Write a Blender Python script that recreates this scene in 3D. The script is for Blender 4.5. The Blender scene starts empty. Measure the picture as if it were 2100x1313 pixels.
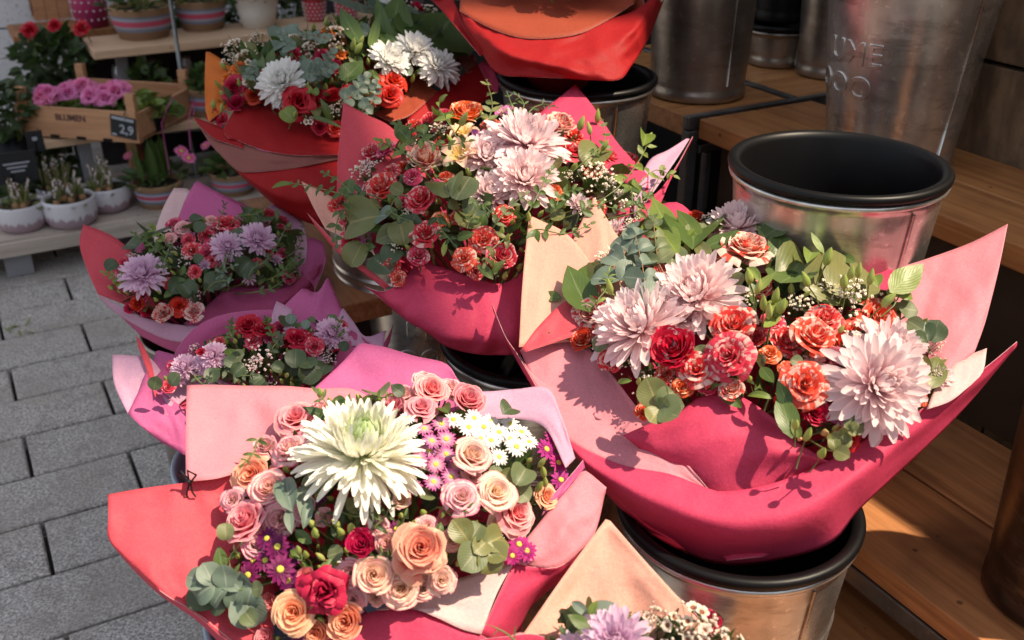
import bpy, bmesh, math, random
from mathutils import Vector, Matrix, noise
R = math.radians
random.seed(7)
scene = bpy.context.scene
col = scene.collection

# ---------------------------------------------------------------- camera
FPX, PITCH, CAMH = 2100.0, R(27), 1.5
cam = bpy.data.cameras.new('camera'); cam_o = bpy.data.objects.new('camera', cam); col.objects.link(cam_o)
cam_o.location = (0, 0, CAMH); cam_o.rotation_euler = (R(90) - PITCH, 0, 0)
cam.sensor_width = 36.0; cam.lens = 36.0 * FPX / 2100.0; cam.clip_start = 0.05; cam.clip_end = 300
cam.dof.use_dof = True; cam.dof.focus_distance = 1.42; cam.dof.aperture_fstop = 6.0
scene.camera = cam_o
# ---------------------------------------------------------------- daylight
SUN_EL, SUN_AZ = R(60), R(-10)     # azimuth measured from +X
sun_to = Vector((math.cos(SUN_EL)*math.cos(SUN_AZ), math.cos(SUN_EL)*math.sin(SUN_AZ), math.sin(SUN_EL)))
world = bpy.data.worlds.new('World'); scene.world = world; world.use_nodes = True
wn = world.node_tree.nodes; wl = world.node_tree.links
sky = wn.new('ShaderNodeTexSky'); sky.sky_type = 'NISHITA'; sky.sun_disc = False
sky.sun_elevation = SUN_EL; sky.sun_rotation = math.atan2(sun_to.x, sun_to.y); sky.dust_density = 0.8
hz = wn.new('ShaderNodeHueSaturation'); hz.inputs['Saturation'].default_value = 0.35   # hazy town sky, less blue than a clear one
wl.new(sky.outputs[0], hz.inputs['Color']); wl.new(hz.outputs[0], wn['Background'].inputs[0]); wn['Background'].inputs[1].default_value = 0.14
sl = bpy.data.lights.new('sun', 'SUN'); sl.energy = 5.0; sl.angle = R(1.0); sl.color = (1.0, 0.83, 0.62)
so = bpy.data.objects.new('sun', sl); col.objects.link(so)
so.rotation_euler = (-sun_to).to_track_quat('-Z', 'Y').to_euler(); so.location = (0, 0, 6)
vs = scene.view_settings
vs.view_transform = 'Standard'; vs.look = 'None'; vs.gamma = 1.0; vs.exposure = 0.66; vs.use_curve_mapping = False

# ---------------------------------------------------------------- projection helpers (a measured survey of the place)
CAMP = Vector((0, 0, CAMH))
def ray(x, y):
    a = (x - 1050) / FPX; b = (656.5 - y) / FPX
    return Vector((a, math.cos(PITCH) + b*math.sin(PITCH), -math.sin(PITCH) + b*math.cos(PITCH)))
def at_d(x, y, d): return CAMP + ray(x, y) * d
def at_z(x, y, z):
    r = ray(x, y); return CAMP + r * ((z - CAMH) / r.z)
TH = R(28.5); UX = Vector((math.cos(TH), math.sin(TH), 0)); VX = Vector((-math.sin(TH), math.cos(TH), 0))
def uv(u, v, z=0): return UX*u + VX*v + Vector((0, 0, z))
def uvof(p): return p.dot(UX), p.dot(VX)

# ---------------------------------------------------------------- object helpers
WM = {}
def tag(o, label=None, cat=None, group=None, kind=None):
    if label: o['label'] = label
    if cat: o['category'] = cat
    if group: o['group'] = group
    if kind: o['kind'] = kind
    return o
def place(o, parent, M):
    WM[o] = M
    if parent is not None:
        o.parent = parent; o.matrix_basis = WM[parent].inverted() @ M
    else: o.matrix_basis = M
    return o
def thing(name, loc, label, cat, group=None, rz=0.0):
    o = bpy.data.objects.new(name, None); o.empty_display_size = 0.05; col.objects.link(o)
    place(o, None, Matrix.Translation(loc) @ Matrix.Rotation(rz, 4, 'Z')); return tag(o, label, cat, group)
def inst(name, me, parent=None, M=None, mats=None):
    o = bpy.data.objects.new(name, me); col.objects.link(o)
    place(o, parent, M if M is not None else (WM[parent] if parent else Matrix.Identity(4)))
    if mats:
        for i, m in enumerate(mats):
            o.material_slots[i].link = 'OBJECT'; o.material_slots[i].material = m
    return o

class MB:
    def __init__(s): s.v = []; s.f = []; s.m = []; s.c = []; s.uvw = None
    def vert(s, p, c=(0.5, 0.5, 0.5)): s.v.append(tuple(p)); s.c.append((c[0], c[1], c[2], 1)); return len(s.v) - 1
    def grid(s, pts, mi=0, cols=None, close=False):
        n = len(pts); m = len(pts[0]); base = len(s.v)
        for i in range(n):
            for j in range(m): s.vert(pts[i][j], cols[i][j] if cols else (j/(m-1 or 1), i/(n-1), 0.5))
        for i in range(n - 1):
            for j in range(m if close else m - 1):
                k = (j + 1) % m
                s.f.append((base+i*m+j, base+i*m+k, base+(i+1)*m+k, base+(i+1)*m+j)); s.m.append(mi)
    def box(s, a, b, mi=0, M=None):
        base = len(s.v)
        for z in (a[2], b[2]):
            for (x, y) in ((a[0], a[1]), (b[0], a[1]), (b[0], b[1]), (a[0], b[1])):
                p = Vector((x, y, z)); p = M @ p if M else p; s.vert(p)
        for q in ((3,2,1,0), (4,5,6,7), (0,1,5,4), (1,2,6,5), (2,3,7,6), (3,0,4,7)):
            s.f.append(tuple(base+i for i in q)); s.m.append(mi)
    def tube(s, pts, r, n=6, mi=0, r1=None, c=(0.5, 0.5, 0.5), cap=True):
        pts = [Vector(p) for p in pts]; rings = []; r1 = r if r1 is None else r1
        up = Vector((0.13, 0.27, 0.95)).normalized()
        for i, p in enumerate(pts):
            d = (pts[min(i+1, len(pts)-1)] - pts[max(i-1, 0)]).normalized()
            a = d.cross(up)
            if a.length < 1e-3: a = d.cross(Vector((1, 0, 0)))
            a.normalize(); b = d.cross(a)
            rr = r + (r1 - r) * i / (len(pts) - 1)
            rings.append([p + (a*math.cos(t) + b*math.sin(t))*rr for t in (2*math.pi*k/n for k in range(n))])
        base = len(s.v); s.grid(rings, mi, [[c]*n for _ in rings], close=True)
        if cap:
            s.f.append(tuple(base + k for k in range(n))); s.m.append(mi)
            s.f.append(tuple(base + (len(pts)-1)*n + k for k in reversed(range(n)))); s.m.append(mi)
    def lathe(s, prof, n=40, mi=0, sx=1.0, sy=1.0, M=None):
        rings = []
        for (r, z) in prof:
            rg = [Vector((r*sx*math.cos(t), r*sy*math.sin(t), z)) for t in (2*math.pi*k/n for k in range(n))]
            if M: rg = [M @ p for p in rg]
            rings.append(rg)
        s.grid(rings, mi, None, close=True)
    def ball(s, c, r, n=6, mi=0, colr=(0.5, 0.5, 0.5), sz=1.0, ax=None):
        rings = []; c = Vector(c)
        q = (ax if ax else Vector((0, 0, 1))).to_track_quat('Z', 'Y')
        for i in range(n // 2 + 2):
            ph = math.pi * i / (n // 2 + 1); rr = max(math.sin(ph), 0.02)
            rings.append([c + q @ Vector((r*rr*math.cos(t), r*rr*math.sin(t), -r*sz*math.cos(ph))) for t in (2*math.pi*k/n for k in range(n))])
        s.grid(rings, mi, [[colr]*n for _ in rings], close=True)
    def mesh(s, name, mats, smooth=True):
        me = bpy.data.meshes.new(name); me.from_pydata(s.v, [], s.f)
        for m in mats: me.materials.append(m)
        me.polygons.foreach_set('material_index', s.m)
        if smooth: me.polygons.foreach_set('use_smooth', [True]*len(s.f))
        at = me.attributes.new('P', 'FLOAT_COLOR', 'POINT')
        at.data.foreach_set('color', [x for c in s.c for x in c])
        me.update(); return me
    def build(s, name, mats, parent=None, M=None, smooth=True, bevel=0, local=False):
        # vertices are world coordinates unless local
        if not isinstance(mats, (list, tuple)): mats = [mats]
        me = s.mesh(name, mats, smooth)
        if M is None: M = WM[parent] if parent else Matrix.Identity(4)
        if not local: me.transform(M.inverted())
        o = inst(name, me, parent, M)
        if bevel:
            b = o.modifiers.new('bevel', 'BEVEL'); b.width = bevel; b.segments = 2; b.limit_method = 'ANGLE'; b.angle_limit = R(40)
        return o

# ---------------------------------------------------------------- materials
class NT:
    def __init__(s, name):
        s.m = bpy.data.materials.new(name); s.m.use_nodes = True; s.t = s.m.node_tree; s.N = s.t.nodes; s.L = s.t.links
        s.bsdf = s.N['Principled BSDF']; s.out = s.N['Material Output']
    def n(s, t, **k):
        nd = s.N.new(t)
        for a, b in k.items(): setattr(nd, a, b)
        return nd
    def l(s, a, b): s.L.new(a, b)
    def val(s, sock, v):
        if hasattr(v, 'is_linked') or hasattr(v, 'links'): s.l(v, sock)
        else: sock.default_value = v
    def mix(s, f, a, b, mode='MIX'):
        nd = s.n('ShaderNodeMix', data_type='RGBA', blend_type=mode)
        c4 = lambda c: c if hasattr(c, 'links') else (c[0], c[1], c[2], 1)
        s.val(nd.inputs[0], f); s.val(nd.inputs[6], c4(a)); s.val(nd.inputs[7], c4(b)); return nd.outputs[2]
    def math(s, op, a, b=0.0, c=0.0):
        nd = s.n('ShaderNodeMath', operation=op); s.val(nd.inputs[0], a); s.val(nd.inputs[1], b); s.val(nd.inputs[2], c); return nd.outputs[0]
    def ramp(s, f, lo, hi):
        nd = s.n('ShaderNodeMapRange'); nd.interpolation_type = 'SMOOTHSTEP'
        s.l(f, nd.inputs[0]); nd.inputs[1].default_value = lo; nd.inputs[2].default_value = hi; return nd.outputs[0]
    def noise(s, scale, detail=3, vec=None, rough=0.55, coord='Object'):
        nd = s.n('ShaderNodeTexNoise'); nd.inputs['Scale'].default_value = scale; nd.inputs['Detail'].default_value = detail; nd.inputs['Roughness'].default_value = rough
        if vec is None: vec = s.coord(coord)
        s.l(vec, nd.inputs['Vector']); return nd.outputs['Fac']
    def coord(s, c='Object'): return s.n('ShaderNodeTexCoord').outputs[c]
    def world(s): return s.n('ShaderNodeNewGeometry').outputs['Position']
    def rnd(s): return s.n('ShaderNodeObjectInfo').outputs['Random']
    def P(s):
        a = s.n('ShaderNodeAttribute', attribute_name='P'); sp = s.n('ShaderNodeSeparateColor'); s.l(a.outputs['Color'], sp.inputs[0]); return sp.outputs
    def scalev(s, vec, sc):
        nd = s.n('ShaderNodeVectorMath', operation='MULTIPLY'); s.l(vec, nd.inputs[0]); nd.inputs[1].default_value = sc; return nd.outputs[0]
    def bump(s, h, dist=0.001, strength=1.0):
        b = s.n('ShaderNodeBump'); s.l(h, b.inputs['Height']); b.inputs['Distance'].default_value = dist; b.inputs['Strength'].default_value = strength
        s.l(b.outputs[0], s.bsdf.inputs['Normal']); return b.outputs[0]
    def fin(s, colr, rough=0.6, metal=0.0, spec=0.5, trans=0.0, tcol=None, nrm=None):
        s.val(s.bsdf.inputs['Base Color'], colr if hasattr(colr, 'links') else (*colr, 1))
        s.val(s.bsdf.inputs['Roughness'], rough); s.val(s.bsdf.inputs['Metallic'], metal)
        s.bsdf.inputs['Specular IOR Level'].default_value = spec
        if trans:
            t = s.n('ShaderNodeBsdfTranslucent'); c = tcol if tcol is not None else colr
            s.val(t.inputs[0], c if hasattr(c, 'links') else (*c, 1))
            if nrm: s.l(nrm, t.inputs[1])
            mx = s.n('ShaderNodeMixShader'); mx.inputs[0].default_value = trans
            s.l(s.bsdf.outputs[0], mx.inputs[1]); s.l(t.outputs[0], mx.inputs[2]); s.l(mx.outputs[0], s.out.inputs[0])
        return s.m

def m_plain(name, c, rough=0.6, metal=0.0, var=0.15, scale=20, spec=0.5, bump=0.0):
    t = NT(name); n = t.noise(scale, 4)
    dark = tuple(x*(1-var) for x in c); lite = tuple(min(1, x*(1+var)) for x in c)
    if bump: t.bump(t.noise(scale*4, 3), bump)
    return t.fin(t.mix(n, dark, lite), rough, metal, spec)
def m_paper(name, c, trans=0.35):
    t = NT(name); w = t.world()
    n = t.noise(9, 2, w); f = t.noise(420, 3, w, 0.7)
    c1 = t.mix(n, tuple(x*0.9 for x in c), tuple(min(1, x*1.08) for x in c))
    c2 = t.mix(t.ramp(f, 0.35, 0.7), tuple(x*0.74 for x in c), tuple(min(1, x*1.2+0.015) for x in c))
    cc = t.mix(0.45, c1, c2)
    st = t.noise(1.0, 3, t.scalev(w, (22, 22, 6)))
    vo = t.n('ShaderNodeTexVoronoi', feature='DISTANCE_TO_EDGE'); wv = t.n('ShaderNodeVectorMath', operation='ADD'); nn = t.n('ShaderNodeTexNoise'); nn.inputs['Scale'].default_value = 14; t.l(w, nn.inputs['Vector']); t.l(t.scalev(nn.outputs['Color'], (.05, .05, .05)), wv.inputs[0]); t.l(t.scalev(w, (1, 1, .6)), wv.inputs[1]); t.l(wv.outputs[0], vo.inputs['Vector']); vo.inputs['Scale'].default_value = 13
    cre = t.ramp(vo.outputs['Distance'], 0.0, 0.07)
    hh = t.math('ADD', t.math('MULTIPLY', t.noise(180, 3, w), 0.6), t.math('ADD', t.math('MULTIPLY', st, 3.0), t.math('MULTIPLY', cre, 0.12)))
    nb = t.bump(hh, 0.0012, 0.6)
    return t.fin(cc, 0.62, 0, 0.3, trans, tuple(min(1, x**0.85) for x in c), nb)
def m_petal(name, base, tip, streak=None, amt=0.5, edge=None, trans=0.38, lo=0.15, hi=0.85, rough=0.45, center=None):
    t = NT(name); P = t.P(); a, s, k = P[0], P[1], P[2]; rn = t.rnd()
    c = t.mix(t.ramp(s, lo, hi), base, tip)
    cv = t.n('ShaderNodeCombineXYZ'); t.l(t.math('MULTIPLY', a, 5.0), cv.inputs[0]); t.l(t.math('MULTIPLY', s, 0.7), cv.inputs[1]); t.l(t.math('ADD', t.math('MULTIPLY', k, 41.0), t.math('MULTIPLY', rn, 17.0)), cv.inputs[2])
    if streak:
        n = t.noise(1.0, 2, cv.outputs[0], 0.5); th = 0.66 - 0.25*amt
        c = t.mix(t.ramp(t.math('ADD', n, t.math('MULTIPLY', s, 0.06)), th, th + 0.10), c, streak)
    if edge:
        c = t.mix(t.ramp(t.math('ADD', s, t.math('MULTIPLY', t.noise(3, 2, cv.outputs[0]), 0.12)), 0.93, 1.10), c, edge)
    # fine veins along the petal, each flower a little different
    v = t.n('ShaderNodeCombineXYZ'); t.l(t.math('MULTIPLY', a, 26.0), v.inputs[0]); t.l(s, v.inputs[1]); t.l(k, v.inputs[2])
    c = t.mix(t.math('MULTIPLY', t.noise(1.0, 2, v.outputs[0]), 0.30 if sum(tip) < 1.2 else 0.14), c, (0.25, 0.08, 0.1) if sum(tip) < 1.2 else (0.75, 0.55, 0.5), 'MULTIPLY')
    hs = t.n('ShaderNodeHueSaturation'); t.l(c, hs.inputs['Color'])
    t.l(t.math('ADD', t.math('MULTIPLY', rn, 0.03), 0.485), hs.inputs['Hue']); t.l(t.math('ADD', t.math('MULTIPLY', rn, 0.14), 0.93), hs.inputs['Value'])
    nb = t.bump(t.noise(1.0, 2, v.outputs[0]), 0.0006, 0.7)
    return t.fin(hs.outputs[0], rough, 0, 0.35, trans, hs.outputs[0], nb)
def m_leaf(name, c, c2, vein=(0.2, 0.25, 0.1), rough=0.42, trans=0.18, spec=0.45):
    t = NT(name); P = t.P(); a, s, k = P[0], P[1], P[2]
    rn = t.math('FRACT', t.math('ADD', t.rnd(), k))
    cc = t.mix(rn, c, c2); n = t.noise(60, 3, t.world())
    cc = t.mix(t.math('MULTIPLY', n, 0.5), cc, tuple(x*0.45 for x in c))
    mid = t.math('ABSOLUTE', t.math('SUBTRACT', a, 0.5))
    cc = t.mix(t.math('MULTIPLY', t.ramp(mid, 0.05, 0.0), 0.6), cc, vein)
    # side veins
    w = t.math('SINE', t.math('MULTIPLY', t.math('SUBTRACT', s, t.math('MULTIPLY', mid, 0.9)), 55.0))
    cc = t.mix(t.math('MULTIPLY', t.ramp(w, 0.6, 1.0), 0.10), cc, vein)
    nb = t.bump(t.math('ADD', t.math('MULTIPLY', w, 0.15), n), 0.0006, 0.5)
    return t.fin(cc, rough, 0, spec, trans, tuple(min(1, x*1.6) for x in c2), nb)
def m_wood(name, c, c2, dirv='u', scale=1.0, rough=0.5, wear=0.3):
    t = NT(name); w = t.coord('Object')
    v = t.scalev(w, (3*scale, 60*scale, 60*scale) if dirv == 'u' else (60*scale, 3*scale, 60*scale))
    ad = t.n('ShaderNodeVectorMath', operation='ADD'); t.l(v, ad.inputs[0]); cm = t.n('ShaderNodeCombineXYZ'); t.l(t.math('MULTIPLY', t.rnd(), 90), cm.inputs[2]); t.l(cm.outputs[0], ad.inputs[1])
    g = t.noise(1.0, 5, ad.outputs[0], 0.65); big = t.noise(5, 3)
    cc = t.mix(t.ramp(g, 0.3, 0.7), c, c2)
    cc = t.mix(t.math('MULTIPLY', t.ramp(big, 0.45, 0.75), wear), cc, tuple(x*0.35 for x in c))
    spk = t.n('ShaderNodeTexVoronoi'); spk.inputs['Scale'].default_value = 16; t.l(w, spk.inputs['Vector'])
    cc = t.mix(t.math('MULTIPLY', t.ramp(spk.outputs[0], 0.09, 0.04), 0.7), cc, tuple(x*0.12 for x in c))
    t.bump(g, 0.0012, 0.6)
    return t.fin(cc, t.math('ADD', t.math('MULTIPLY', big, 0.3), rough - 0.15), 0, 0.4)
def m_zinc(name, c=(0.52, 0.5, 0.47), rough=0.3, dirt=0.5):
    t = NT(name); w = t.coord('Object')
    a = t.noise(7, 4, w, 0.6); b = t.noise(1.0, 3, t.scalev(w, (14, 14, 2.5))); sp = t.noise(90, 3, w)
    cc = t.mix(t.ramp(a, 0.35, 0.7), tuple(x*0.55 for x in c), c)
    cc = t.mix(t.math('MULTIPLY', t.ramp(b, 0.5, 0.75), dirt*0.6), cc, (0.16, 0.12, 0.09))
    st = t.noise(1.0, 5, t.scalev(w, (9, 9, 40)), 0.7); cc = t.mix(t.math('MULTIPLY', t.ramp(st, 0.52, 0.62), 0.35), cc, (0.20, 0.15, 0.11))
    cc = t.mix(t.math('MULTIPLY', t.ramp(sp, 0.6, 0.72), 0.35), cc, tuple(min(1, x*1.35) for x in c))
    t.bump(t.math('ADD', t.math('MULTIPLY', t.noise(16, 2, w), 1.0), t.math('MULTIPLY', sp, 0.08)), 0.0025, 0.5)
    return t.fin(cc, t.math('ADD', t.math('MULTIPLY', a, 0.28), rough - 0.07), 0.88)

PAPER = {k: m_paper('paper_' + k, v) for k, v in dict(
    crimson=(0.69, 0.065, 0.155), pink=(0.80, 0.31, 0.37), peach=(0.88, 0.47, 0.36), lilac=(0.70, 0.42, 0.58),
    magenta=(0.66, 0.15, 0.36), coral=(0.74, 0.095, 0.13), red=(0.44, 0.010, 0.013), brown=(0.34, 0.12, 0.10),
    orange=(0.85, 0.22, 0.03), rust=(0.42, 0.075, 0.035), pale=(0.85, 0.62, 0.60), plum=(0.60, 0.11, 0.27), edge=(0.88, 0.66, 0.64)).items()}
RED, CREAM = (0.78, 0.025, 0.03), (0.94, 0.66, 0.50)
PET = dict(
    redcream=m_petal('petals_red_cream', (0.90, 0.20, 0.17), (0.86, 0.06, 0.085), (0.96, 0.68, 0.60), 0.40),
    redstripe=m_petal('petals_striped', (0.85, 0.25, 0.2), (0.78, 0.06, 0.07), (0.95, 0.72, 0.62), 0.8),
    red=m_petal('petals_red', (0.55, 0.01, 0.01), (0.72, 0.015, 0.03), (0.9, 0.35, 0.4), 0.05),
    pinkred=m_petal('petals_pink_red', (0.80, 0.06, 0.12), (0.86, 0.07, 0.17), (0.95, 0.55, 0.55), 0.3),
    darkred=m_petal('petals_dark_red', (0.30, 0.003, 0.008), (0.52, 0.01, 0.025), trans=0.12, rough=0.55),
    wine=m_petal('petals_wine', (0.22, 0.002, 0.02), (0.50, 0.01, 0.06), trans=0.12, rough=0.55),
    orange=m_petal('petals_orange', (0.88, 0.25, 0.06), (0.82, 0.07, 0.03), CREAM, 0.3),
    crimson=m_petal('petals_crimson', (0.55, 0.01, 0.05), (0.68, 0.02, 0.10), (0.9, 0.4, 0.4), 0.05),
    cream=m_petal('petals_cream', (0.93, 0.62, 0.38), (0.93, 0.76, 0.62), edge=(0.85, 0.22, 0.33)),
    peach=m_petal('petals_peach', (0.92, 0.20, 0.12), (0.94, 0.44, 0.30), edge=(0.93, 0.62, 0.42)),
    pink=m_petal('petals_pink', (0.85, 0.18, 0.22), (0.88, 0.32, 0.40), edge=(0.92, 0.60, 0.55)),
    blush=m_petal('petals_blush', (0.90, 0.62, 0.50), (0.92, 0.66, 0.64), edge=(0.85, 0.12, 0.28)),
    mumpink=m_petal('petals_pale_pink', (0.93, 0.56, 0.60), (0.98, 0.82, 0.83), trans=0.45, lo=0.0, hi=0.6),
    mumwhite=m_petal('petals_white', (0.80, 0.82, 0.62), (0.93, 0.93, 0.91), trans=0.42, lo=0.0, hi=0.4),
    mumlilac=m_petal('petals_lilac', (0.76, 0.44, 0.66), (0.92, 0.70, 0.86), trans=0.45, lo=0.0, hi=0.7),
    alstro=m_petal('petals_alstroemeria', (0.85, 0.50, 0.12), (0.92, 0.56, 0.46), trans=0.3, lo=0.0, hi=0.9),
    purple=m_petal('petals_purple', (0.14, 0.005, 0.08), (0.24, 0.010, 0.14), trans=0.2),
    fuchsia=m_petal('petals_fuchsia', (0.38, 0.012, 0.17), (0.50, 0.02, 0.25), trans=0.2),
    orchid=m_petal('petals_orchid', (0.85, 0.55, 0.65), (0.62, 0.15, 0.42), trans=0.25, lo=0.0, hi=0.8),
    dwhite=m_petal('petals_daisy_white', (0.9, 0.88, 0.85), (0.9, 0.87, 0.86), trans=0.3),
    wax=m_petal('petals_wax_flower', (0.75, 0.62, 0.45), (0.88, 0.80, 0.70), trans=0.2, edge=(0.85, 0.70, 0.62)),
    hotpink=m_petal('petals_hot_pink', (0.80, 0.10, 0.38), (0.90, 0.28, 0.56), trans=0.3),
    gorange=m_petal('petals_gerbera_orange', (0.85, 0.12, 0.02), (0.88, 0.20, 0.04), trans=0.3),
)
# the great white bloom has a green heart
def m_bigmum():
    t = NT('petals_white_green_heart'); P = t.P(); s, k = P[1], P[2]
    heart = t.ramp(k, 0.42, 0.16)
    c = t.mix(t.ramp(s, 0.0, 0.5), (0.78, 0.82, 0.50), (0.93, 0.91, 0.80))
    c = t.mix(t.math('MULTIPLY', heart, t.ramp(s, 1.7, 0.5)), c, (0.30, 0.52, 0.05))
    return t.fin(c, 0.45, 0, 0.3, 0.32, c)
PET['bigmum'] = m_bigmum()
M_CALYX = m_leaf('calyx_green', (0.10, 0.19, 0.035), (0.16, 0.25, 0.05))
M_STEM = m_plain('stem_green', (0.13, 0.17, 0.05), 0.5, scale=60)
M_TWIG = m_plain('twig_brown', (0.22, 0.13, 0.06), 0.6, scale=60)
LEAF = dict(
    green=m_leaf('leaf_green', (0.06, 0.11, 0.02), (0.11, 0.17, 0.04)),
    fresh=m_leaf('leaf_fresh', (0.13, 0.20, 0.03), (0.24, 0.31, 0.06), (0.3, 0.36, 0.14)),
    dark=m_leaf('leaf_dark', (0.022, 0.05, 0.012), (0.05, 0.10, 0.022)),
    olive=m_leaf('leaf_olive', (0.14, 0.17, 0.05), (0.22, 0.22, 0.08), (0.4, 0.33, 0.14)),
    euc=m_leaf('leaf_eucalyptus', (0.12, 0.16, 0.07), (0.20, 0.23, 0.10), (0.35, 0.32, 0.2), 0.5),
    grey=m_leaf('leaf_silver', (0.13, 0.19, 0.14), (0.20, 0.26, 0.20), (0.35, 0.38, 0.32), 0.5),
    deep=m_leaf('leaf_deep', (0.045, 0.08, 0.035), (0.085, 0.12, 0.055), (0.16, 0.18, 0.12), 0.45))
M_BUD = m_leaf('bud_green', (0.30, 0.42, 0.08), (0.48, 0.50, 0.16), (0.55, 0.55, 0.25), trans=0.2)
M_BUDP = m_leaf('bud_blush', (0.45, 0.42, 0.12), (0.75, 0.35, 0.25), (0.6, 0.4, 0.25), trans=0.2)
M_YEL = m_plain('daisy_centre', (0.55, 0.48, 0.06), 0.7, scale=300)
M_DKC = m_plain('wax_centre', (0.22, 0.05, 0.03), 0.6, scale=200)
M_CREAMDOT = m_plain('breath_white', (0.82, 0.72, 0.58), 0.7, scale=300)
M_PINKDOT = m_plain('breath_pink', (0.80, 0.62, 0.62), 0.7, scale=300)
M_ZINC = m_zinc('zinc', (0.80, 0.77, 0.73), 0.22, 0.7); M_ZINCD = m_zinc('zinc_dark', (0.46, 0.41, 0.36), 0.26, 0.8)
M_LINER = m_plain('black_plastic', (0.004, 0.004, 0.0045), 0.42, var=0.3, scale=9, spec=0.22)
M_STEEL = m_zinc('raw_steel', (0.25, 0.26, 0.26), 0.35, 0.7)
M_BLACK = m_plain('black_twine', (0.01, 0.01, 0.01), 0.5)
# ================================================================ flower and leaf templates (unit radius, face +Z)
def petal_grid(mb, fn, na, ns, k, mi=0):
    pts = []; cols = []
    for i in range(ns + 1):
        s = i / ns
        pts.append([fn(-1 + 2*j/na, s) for j in range(na + 1)]); cols.append([(j/na, s, k) for j in range(na + 1)])
    mb.grid(pts, mi, cols)
def stem_calyx(mb, z0, mi=1, ln=3.0, r=0.07, cal=True):
    mb.tube([(0, 0, z0), (0.05, 0.03, z0 - ln*0.5), (0, 0.1, z0 - ln)], r, 5, mi)
    if cal:
        for q in range(5):
            an = q * 1.2566 + 0.3
            def fn(a, s, an=an):
                rr = 0.08 + 0.75*s; w = 0.22*(1 - s)**0.7 * a
                return Vector((rr*math.cos(an) - w*math.sin(an), rr*math.sin(an) + w*math.cos(an), z0 + 0.05 + 0.35*s*s - 0.25*s))
            petal_grid(mb, fn, 2, 3, 0.3, mi)
def t_rose(seed, open_=0.5, n=26, ruff=0.04):
    rg = random.Random(seed); mb = MB()
    for i in range(n):
        t = (i / (n - 1)); ang = i * 2.39996 + rg.uniform(-.25, .25)
        Rt = 0.07 + 0.80 * t**0.85; H = (1.0 - 0.62*open_*t**1.4) * rg.uniform(.95, 1.05); w = (2.3 - 1.35*t) * 0.62 + 0.12
        curl = (0.05 + 0.34*t*open_) * rg.uniform(.7, 1.25); ph = rg.uniform(0, 6.28); lean = rg.uniform(-.03, .03)
        def fn(a, s, ang=ang, Rt=Rt, H=H, w=w, curl=curl, ph=ph, t=t, lean=lean):
            wv = w * (0.45 + 0.55*math.sin(min(1, s*1.15)*math.pi*0.5))
            th = ang + a*wv
            q = max(0, (s - 0.62) / 0.38)
            r = Rt * math.sin(min(1, s*1.35)*math.pi/2)**0.8 + 0.06*a*(1 - t) + curl*q*q + lean
            z = -0.45 + (H)*(s**0.9)*(1 - 0.16*a*a) - curl*0.75*q**2.2*(1 + 0.4*abs(a)) + ruff*math.sin(a*5 + ph)*s
            r += ruff*math.sin(a*4 + ph*2)*s*s
            return Vector((r*math.cos(th), r*math.sin(th), z))
        petal_grid(mb, fn, 6, 6, rg.random())
    stem_calyx(mb, -0.45); return mb.mesh('rose_bloom', [None, M_CALYX])
def t_mum(seed, n=120, length=1.0, width=0.12, droop=0.15, cup=1.0, heart=0.0, ns=6, l0=0.34):
    rg = random.Random(seed); mb = MB()
    for i in range(n):
        t = i / (n - 1); ang = i * 2.39996 + rg.uniform(-.15, .15)
        L = length * (l0 + (1 - l0) * t**0.7) * rg.uniform(.85, 1.08); el = R(84 - (86 + 25*droop)*t**0.75 + rg.uniform(-9, 9))
        w = width * (0.6 + 0.5*t) * rg.uniform(.85, 1.15); bend = (0.9 * (1 - t) * heart) + rg.uniform(-.25, .25) + (0.25 - 1.1*droop*t)
        r0 = 0.03 + 0.16*t; tw = rg.uniform(-.35, .35); z0 = 0.12*(1 - t) - 0.05
        ca, sa = math.cos(ang), math.sin(ang)
        pts = []; cols = []; x = r0; z = z0; e = el; k = t
        for j in range(ns + 1):
            s = j / ns
            if j: x += L/ns*math.cos(e); z += L/ns*math.sin(e); e += bend/ns
            wd = w * (0.4 + 0.6*min(1, s*1.6)) * math.sqrt(max(0.08, 1 - max(0, (s - 0.66)/0.34)**2.6))
            row = []; cr = []
            for a in (-1, 0, 1):
                up = cup * wd * 0.55 * abs(a)
                px = x - math.sin(e)*up; pz = z + math.cos(e)*up + tw*a*wd*0.6; y = a*wd
                row.append(Vector((px*ca - y*sa, px*sa + y*ca, pz))); cr.append(((a+1)/2, s, k))
            pts.append(row); cols.append(cr)
        mb.grid(pts, 0, cols)
    stem_calyx(mb, -0.08, cal=False, r=0.05); return mb.mesh('chrysanthemum_bloom', [None, M_CALYX])
def t_daisy(seed, n=17, w=0.15):
    rg = random.Random(seed); mb = MB()
    for i in range(n):
        an = i*2*math.pi/n + rg.uniform(-.08, .08); L = rg.uniform(.88, 1.05); dz = rg.uniform(-.1, .14)
        def fn(a, s, an=an, L=L, dz=dz):
            r = 0.2 + (L - 0.2)*s; y = a*w*math.sin(math.pi*(0.25 + 0.68*s)); z = dz*s - 0.1*s*s + 0.06*abs(a) + 0.05
            return Vector((r*math.cos(an) - y*math.sin(an), r*math.sin(an) + y*math.cos(an), z))
        petal_grid(mb, fn, 2, 3, rg.random())
    rings = [[Vector((rr*math.cos(t), rr*math.sin(t), zz)) for t in (2*math.pi*k/10 for k in range(10))] for rr, zz in ((0.25, 0.05), (0.24, 0.13), (0.16, 0.18), (0.02, 0.17))]
    mb.grid(rings, 2, None, close=True); stem_calyx(mb, 0, cal=False, r=0.05, ln=2.5)
    return mb.mesh('daisy_bloom', [None, M_CALYX, M_YEL])
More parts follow.
